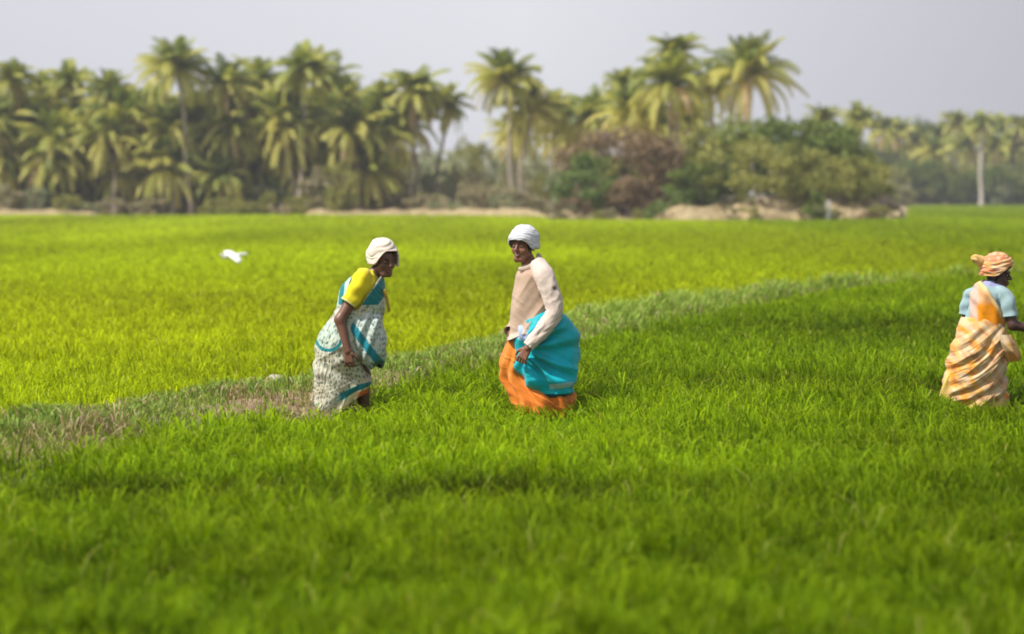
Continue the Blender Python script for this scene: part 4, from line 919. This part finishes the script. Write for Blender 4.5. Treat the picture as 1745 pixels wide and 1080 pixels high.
DG = ((.07, .11, .018), (.22, .29, .055)); OL = ((.17, .19, .035), (.44, .43, .12)); BR = ((.16, .11, .05), (.38, .27, .13)); GR = ((.09, .14, .03), (.24, .34, .09))
PD = ((.20, .24, .13), (.46, .47, .28)); SC = ((.34, .28, .18), (.70, .60, .42))
for key, seed, ext, ncl, nl, ls, cc, bark, tw in (
    ("dark0", 11, (3.2, 3, 3.0), 46, 150, .16, DG, M_bark, None), ("dark1", 12, (2.6, 2.4, 2.2), 40, 140, .15, DG, M_bark, None),
    ("olive0", 13, (3.4, 3, 2.3), 44, 130, .14, OL, M_bark, None), ("olive1", 14, (2.4, 2.2, 1.8), 36, 120, .13, OL, M_bark, None),
    ("thorn0", 15, (2.9, 2.6, 2.3), 44, 130, .13, BR, M_bark, (.20, .14, .12)), ("thorn1", 16, (2.0, 2, 1.2), 30, 120, .12, BR, M_bark, (.24, .18, .14)),
    ("green0", 17, (2.0, 1.9, 1.7), 34, 120, .13, GR, M_bark, None), ("green1", 18, (1.2, 1.1, .9), 22, 100, .10, GR, M_bark, None),
    ("pale0", 19, (2.6, 2.4, 2.4), 34, 90, .15, PD, M_bark, None), ("pale1", 20, (2.0, 2, 1.6), 28, 90, .14, PD, M_bark, None),
    ("scrub0", 21, (1.8, 1.6, .9), 24, 90, .12, SC, M_bark, None), ("scrub1", 22, (1.4, 1.3, 1.3), 22, 90, .12, SC, M_bark, (.15, .19, .07))):
    bush_kind(key, seed, ext, ncl, nl, ls, cc[0], cc[1], bark, tw)

def bush(name, px, Y, kind, wpx, toppx, label, cat, group, base=0.0):
    "bush centred on photo column px at distance Y, wpx wide, its top at photo row toppx"
    cr_, tr_, ext = BUSH[kind]; r = random.Random(int(px * 13 + Y * 7 + toppx)); x = (px - 872.5) / FP * Y; Hh = CAMH - (toppx - HOR) / FP * Y - base
    root = empty(name, (x, Y, base), 0); tag(root, label, cat, group)
    sx_ = wpx / FP * Y / (2 * ext[0]) * .95; sz_ = Hh / (2 * ext[2] + .2); rz = r.choice((0, math.pi)) + r.uniform(-.4, .4)
    for nm, d in (("crown", cr_), ("trunk", tr_)):
        o = bpy.data.objects.new(nm, d); sc.collection.objects.link(o); o.parent = root; o.scale = (sx_, max(sx_, .6 * sz_), sz_); o.rotation_euler = (0, 0, rz)
    return root

G1 = "coconut palms along the skyline"
words_ = ["first", "second", "third", "fourth", "fifth", "sixth", "seventh", "eighth", "ninth", "tenth", "eleventh", "twelfth", "thirteenth", "fourteenth", "fifteenth", "sixteenth", "seventeenth", "eighteenth", "nineteenth", "twentieth"]
# (px, py of crown centre, distance, crown kind, scale, lean, label)
SKY = [
 (28, 140, 216, "dark0", .82, .6, "dark rounded coconut palm at the far left end of the skyline"),
 (120, 145, 218, "dark1", .85, -.5, "dark narrow coconut palm next after the leftmost one"),
 (182, 160, 216, "mix2", .75, .4, "short tufted coconut palm between two dark crowns"),
 (234, 175, 222, "dark0", .62, .3, "small dark round coconut crown low beside the starburst palm"),
 (303, 120, 212, "mix2", 1.0, -.9, "tallest coconut palm on the left with a starburst crown"),
 (392, 150, 214, "mix0", .88, .7, "coconut palm just beside the starburst palm, mixed green crown"),
 (440, 150, 220, "mix1", .86, -.6, "coconut palm with a yellowing crown before the broad tall one"),
 (525, 128, 212, "dark1", 1.12, .5, "broad tall coconut palm with a bushy top left of the gap"),
 (560, 150, 222, "mix0", .9, 1.0, "coconut palm leaning out behind the broad tall one"),
 (652, 180, 216, "mix2", .78, -.4, "lower coconut palm left of the twin dark crowns"),
 (712, 158, 214, "dark0", .95, .5, "dark-topped coconut palm, left one of the twin crowns by the gap"),
 (762, 180, 218, "dark1", .80, .9, "dark-topped coconut palm, right one of the twin crowns by the gap"),
 (862, 140, 212, "mix2", 1.0, -.5, "tall coconut palm standing alone right of the open gap"),
 (905, 190, 214, "yel1", .85, .9, "pale drooping coconut palm under the lone tall one"),
 (948, 195, 218, "dark1", .80, .4, "dark coconut palm at the foot of the slope before the mound"),
 (1062, 145, 204, "dark1", .62, -.3, "small dark coconut crown left of the tallest pair on the mound"),
 (1148, 95, 206, "dark0", .80, .5, "dark-headed coconut palm, the tallest of the whole skyline"),
 (1145, 150, 200, "mix0", 1.0, -.5, "mixed green coconut palm just below the tallest dark crown"),
 (1215, 150, 208, "mix2", .75, .4, "coconut palm squeezed between the two tallest right-hand crowns"),
 (1278, 130, 200, "mix1", 1.08, .7, "full round coconut palm with hanging yellow fronds above the mound"),
 (1078, 195, 202, "yel0", .80, .3, "yellow-green coconut palm over the brown thorn tree"),
 (1400, 205, 300, "dark0", .85, .4, "small distant coconut palm just right of the mound"),
 (1461, 205, 310, "dark1", .90, -.4, "slender distant coconut palm beside the small one past the mound"),
]
for (px, py, Y, kd, s, ln, lb) in SKY: palm(px, py, Y, kd, lb, G1, ln, s)
FRONT = [(8, 215), (62, 245), (75, 165), (110, 290), (150, 225), (165, 285), (205, 205), (232, 262), (262, 190), (292, 232), (335, 275), (345, 205), (378, 250), (412, 205), (438, 262), (478, 190), (505, 245), (548, 205), (590, 180), (600, 232), (655, 235), (700, 215), (1010, 205), (1175, 215), (1120, 225)]
rr = random.Random(21)
for k in range(34): FRONT.append((round(-25 + k * 17.5 + rr.uniform(-7, 7)), round((215, 285, 250, 300, 235)[k % 5] + rr.uniform(-12, 12))))
for k in range(2): FRONT.append((round(590 + k * 30 + rr.uniform(-8, 8)), round((255, 290, 240)[k % 3] + rr.uniform(-10, 10))))
TENS = ["", "", "twenty", "thirty", "forty", "fifty", "sixty", "seventy", "eighty"]
def ordinal(k):
    if k < 20: return words_[k]
    t, u = divmod(k + 1, 10)
    return (TENS[t] + "-" + words_[u - 1]) if u else TENS[t][:-1] + "ieth"
for k, (px, py) in enumerate(sorted(FRONT)):
    kd = ("yel0", "mix1", "yel1", "mix0", "yel2", "mix3", "yel3")[(k * 5) % 7]
    lb = "yellow-green coconut palm of the front rank, %s from the left edge, crown %s" % (ordinal(k), "high" if py < 215 else "hanging low" if py > 265 else "at middle height")
    palm(px, py, 213 + (k * 37) % 9, kd, lb, "yellow-green coconut palms in the front rank", (-.6, .5, .1)[k % 3], .80 + .06 * ((k * 5) % 4))
rr = random.Random(77)
for k in range(40):
    px = -50 + k * 25 + rr.uniform(-11, 11)
    if rr.random() < (.5 if px < 380 else .25): continue
    bush("shrub", px, rr.uniform(207.5, 211.5), rr.choice(("scrub1", "pale1", "scrub0", "olive1", "scrub1")), rr.uniform(30, 85), rr.uniform(268, 340) if px > 540 else rr.uniform(305, 348), "low pale scrub bush at the foot of the front palms", "bush", "low scrub at the feet of the palms")
# rear rank, mostly hidden by the front
rr = random.Random(3)
for k in range(26):
    px = -60 + k * 41 + rr.uniform(-12, 12)
    if 610 < px < 850 or 880 < px < 930: continue
    palm(px, rr.uniform(195, 250), rr.uniform(232, 262), rr.choice(("mix2", "dark0", "mix0", "dark1")), "hazy coconut palm of the rear rank seen between the front palms", "coconut palms of the rear rank", rr.uniform(-.8, .8), rr.uniform(.8, 1.0), M_dbark)
# distant grove on the right
for k, (px, py, Y) in enumerate([(1500, 222, 420), (1530, 228, 430), (1600, 232, 440), (1628, 212, 430), (1655, 228, 470), (1706, 218, 440), (1738, 218, 430), (1760, 226, 450), (1790, 215, 440), (1560, 245, 430), (1590, 262, 410), (1640, 250, 420), (1690, 252, 420), (1725, 250, 430), (1775, 255, 420)]):
    palm(px, py, Y, ("dark0", "mix2", "dark1")[k % 3], "small distant coconut palm in the hazy grove past the mound", "coconut palms of the distant grove", .3, 1.05, M_dbark, .13)
palm(1672, 215, 396, "dark1", "distant coconut palm with a thick pale bare trunk at the field edge", "coconut palms of the distant grove", .1, 1.0, M_pale, .30)

# ---- broadleaf trees and bushes
GM = "trees and bushes on the mound"
for a in [
 ("tree", 1335, 178, "dark0", 250, 186, "broad dark green tree on top of the mound under the round palm", 1.0),
 ("tree", 1440, 182, "dark1", 130, 212, "dark green tree at the mound's outer end", .8),
 ("tree", 1235, 180, "olive0", 180, 195, "olive green tree in the middle of the mound between two palms", .8),
 ("thorn_tree", 1065, 176, "thorn0", 215, 205, "brown bare-looking thorn tree left of the mound's centre", .4),
 ("thorn_tree", 1135, 178, "olive1", 120, 230, "olive thorn tree squeezed against the brown one", .6),
 ("shrub", 1000, 171, "green0", 110, 258, "bright green shrub hanging over the bank under the brown thorn tree", .3),
 ("shrub", 1080, 171, "thorn1", 130, 292, "dark brown brushwood low beneath the brown thorn tree", .4),
 ("shrub", 1150, 170, "green1", 70, 318, "small light green shrub on the bank below the brushwood", .2),
 ("shrub", 1200, 172, "dark1", 130, 270, "dark green shrub in the middle of the mound above the sand", .9),
 ("shrub", 1300, 171, "olive0", 240, 228, "large olive shrub spreading over the sandy bank", .9),
 ("shrub", 1410, 171, "olive0", 180, 252, "olive brown shrub right of the large olive one", 1.0),
 ("shrub", 1470, 173, "olive1", 110, 262, "green olive shrub at the sloping end of the mound", .9),
 ("shrub", 1389, 165.2, "dark1", 40, 322, "small dark green upright bush standing before the bank by the post", 0.0),
 ("shrub", 1120, 168.5, "green1", 50, 345, "little pale green bush at the foot of the bank", 0.0),
 ("shrub", 975, 168, "thorn1", 70, 330, "low dark brush at the near end of the mound", 0.1),
 ("shrub", 1520, 172, "thorn1", 50, 345, "low brown brush at the tip of the sandy bank", 0.0)]:
    bush(a[0], a[1], a[2], a[3], a[4], a[5], a[6], "tree" if "tree" in a[0] else "bush", GM, a[7])
rr = random.Random(44)
for k in range(22):
    px = 940 + k * 27 + rr.uniform(-11, 11)
    bush("shrub", px, rr.uniform(165.5, 169), rr.choice(("scrub1", "thorn1", "olive1", "scrub0")), rr.uniform(18, 46), rr.uniform(345, 364), "small dry tuft of brush growing on the sandy bank of the mound", "bush", "dry tufts on the sandy bank", .05)
for k, (px, tp, kd, wd_) in enumerate([(965, 262, "pale1", 80), (1010, 240, "olive1", 100), (1050, 262, "dark1", 110), (1100, 250, "olive0", 130), (1160, 236, "dark0", 140), (1210, 225, "olive0", 130), (1100, 285, "thorn0", 120), (1045, 300, "thorn1", 110), (1380, 215, "dark0", 140)]):
    bush("tree", px, 186 + k, kd, wd_, tp, "dense tree filling in behind the brown thorn tree and palms of the mound", "tree", "dense trees behind the mound's front bushes", .4)
# understorey along the left and middle
rr = random.Random(8)
for k in range(30):
    px = -50 + k * 22 + rr.uniform(-8, 8)
    bush("shrub", px, rr.uniform(214, 224), rr.choice(("dark0", "green0", "olive1", "pale1", "pale0")), rr.uniform(60, 95), rr.uniform(270, 312), "dark green shrub in the shade under the coconut palms", "bush", "shrubs under the palms")
for k in range(34):
    px = 400 + k * 17 + rr.uniform(-8, 8)
    bush("shrub", px, rr.uniform(213, 228), rr.choice(("scrub0", "scrub1", "pale1", "scrub1", "olive1")), rr.uniform(40, 75), rr.uniform(275, 325), "dry straw coloured scrub bush under the palms", "bush", "dry scrub under the palms")
for k in range(46):
    px = -60 + k * 24 + rr.uniform(-10, 10)
    bush("tree", px, rr.uniform(262, 300), rr.choice(("pale0", "pale1", "pale0", "olive1")), rr.uniform(60, 100), rr.uniform(228, 265), "hazy grey-green tree behind the coconut palms", "tree", "hazy trees behind the palms")
for k in range(24):
    px = 1400 + k * 20 + rr.uniform(-8, 8)
    bush("tree", px, rr.uniform(450, 500), rr.choice(("dark0", "pale0", "dark1", "olive0")), rr.uniform(55, 90), rr.uniform(215, 250), "distant grey-green tree in the hazy grove past the mound", "tree", "trees of the distant grove")
for k in range(26):
    bush("tree", 1530 + k * 11 + rr.uniform(-5, 5), rr.uniform(402, 409), rr.choice(("dark0", "olive0", "dark0", "pale1")), rr.uniform(35, 60), rr.uniform(245, 300), "low grey-green tree filling the hazy grove past the mound", "tree", "low trees of the distant grove")
bush("tree", 1568, 440, "dark0", 62, 188, "round distant tree rising above the hazy grove past the mound", "tree", "trees of the distant grove")
for k in range(22):
    px = 1470 + k * 17 + rr.uniform(-5, 5)
    bush("shrub", px, rr.uniform(492, 510) if px > 1560 else 400, rr.choice(("scrub1", "thorn1", "scrub0", "olive1")), rr.uniform(30, 50), rr.uniform(305, 322), "low brown bush at the far edge of the rice past the mound", "bush", "low bushes at the far field edge")

# whitewashed post beside the small dark bush
def post():
    Y = 165.0; x = (1411 - 872.5) / FP * Y; r = .13; root = empty("post", (x, Y, 0)); tag(root, "whitewashed post at the field edge beside the small dark bush", "post")
    V, F = tube_np([(0, 0, -.1), (0, 0, .3), (0, 0, .9), (.01, 0, 1.22)], [r * 1.1, r, r * .95, r * .9], 12); mesh_np("shaft", V, F, M_conc, smooth=True, parent=root)
    V, F = tube_np([(.01, 0, 1.215), (.01, 0, 1.24), (.01, 0, 1.30), (.01, 0, 1.33)], [r * 1.15, r * 1.2, r * .9, .01], 12); mesh_np("cap", V, F, M_conc, smooth=True, parent=root)
post()

# ------------------------------------------------------------------ haze in the air
HAZE = 0.0004
if HAZE > 0:
    lo = (-960, -60, -1.2); hi = (960, 1560, 24)
    V = np.array([(x_, y_, z_) for x_ in (lo[0], hi[0]) for y_ in (lo[1], hi[1]) for z_ in (lo[2], hi[2])])
    F = np.array([[0, 1, 3, 2], [4, 6, 7, 5], [0, 4, 5, 1], [2, 3, 7, 6], [0, 2, 6, 4], [1, 5, 7, 3]])
    m, n, out = mat_new("haze_air"); pv = n.nodes.new("ShaderNodeVolumePrincipled"); pv.inputs["Density"].default_value = HAZE
    pv.inputs["Color"].default_value = (.86, .88, .93, 1); pv.inputs["Anisotropy"].default_value = .2
    n.links.new(pv.outputs[0], out.inputs["Volume"]); m.cycles.homogeneous_volume = True
    hz = mesh_np("haze", V, F, m); tag(hz, kind="stuff")
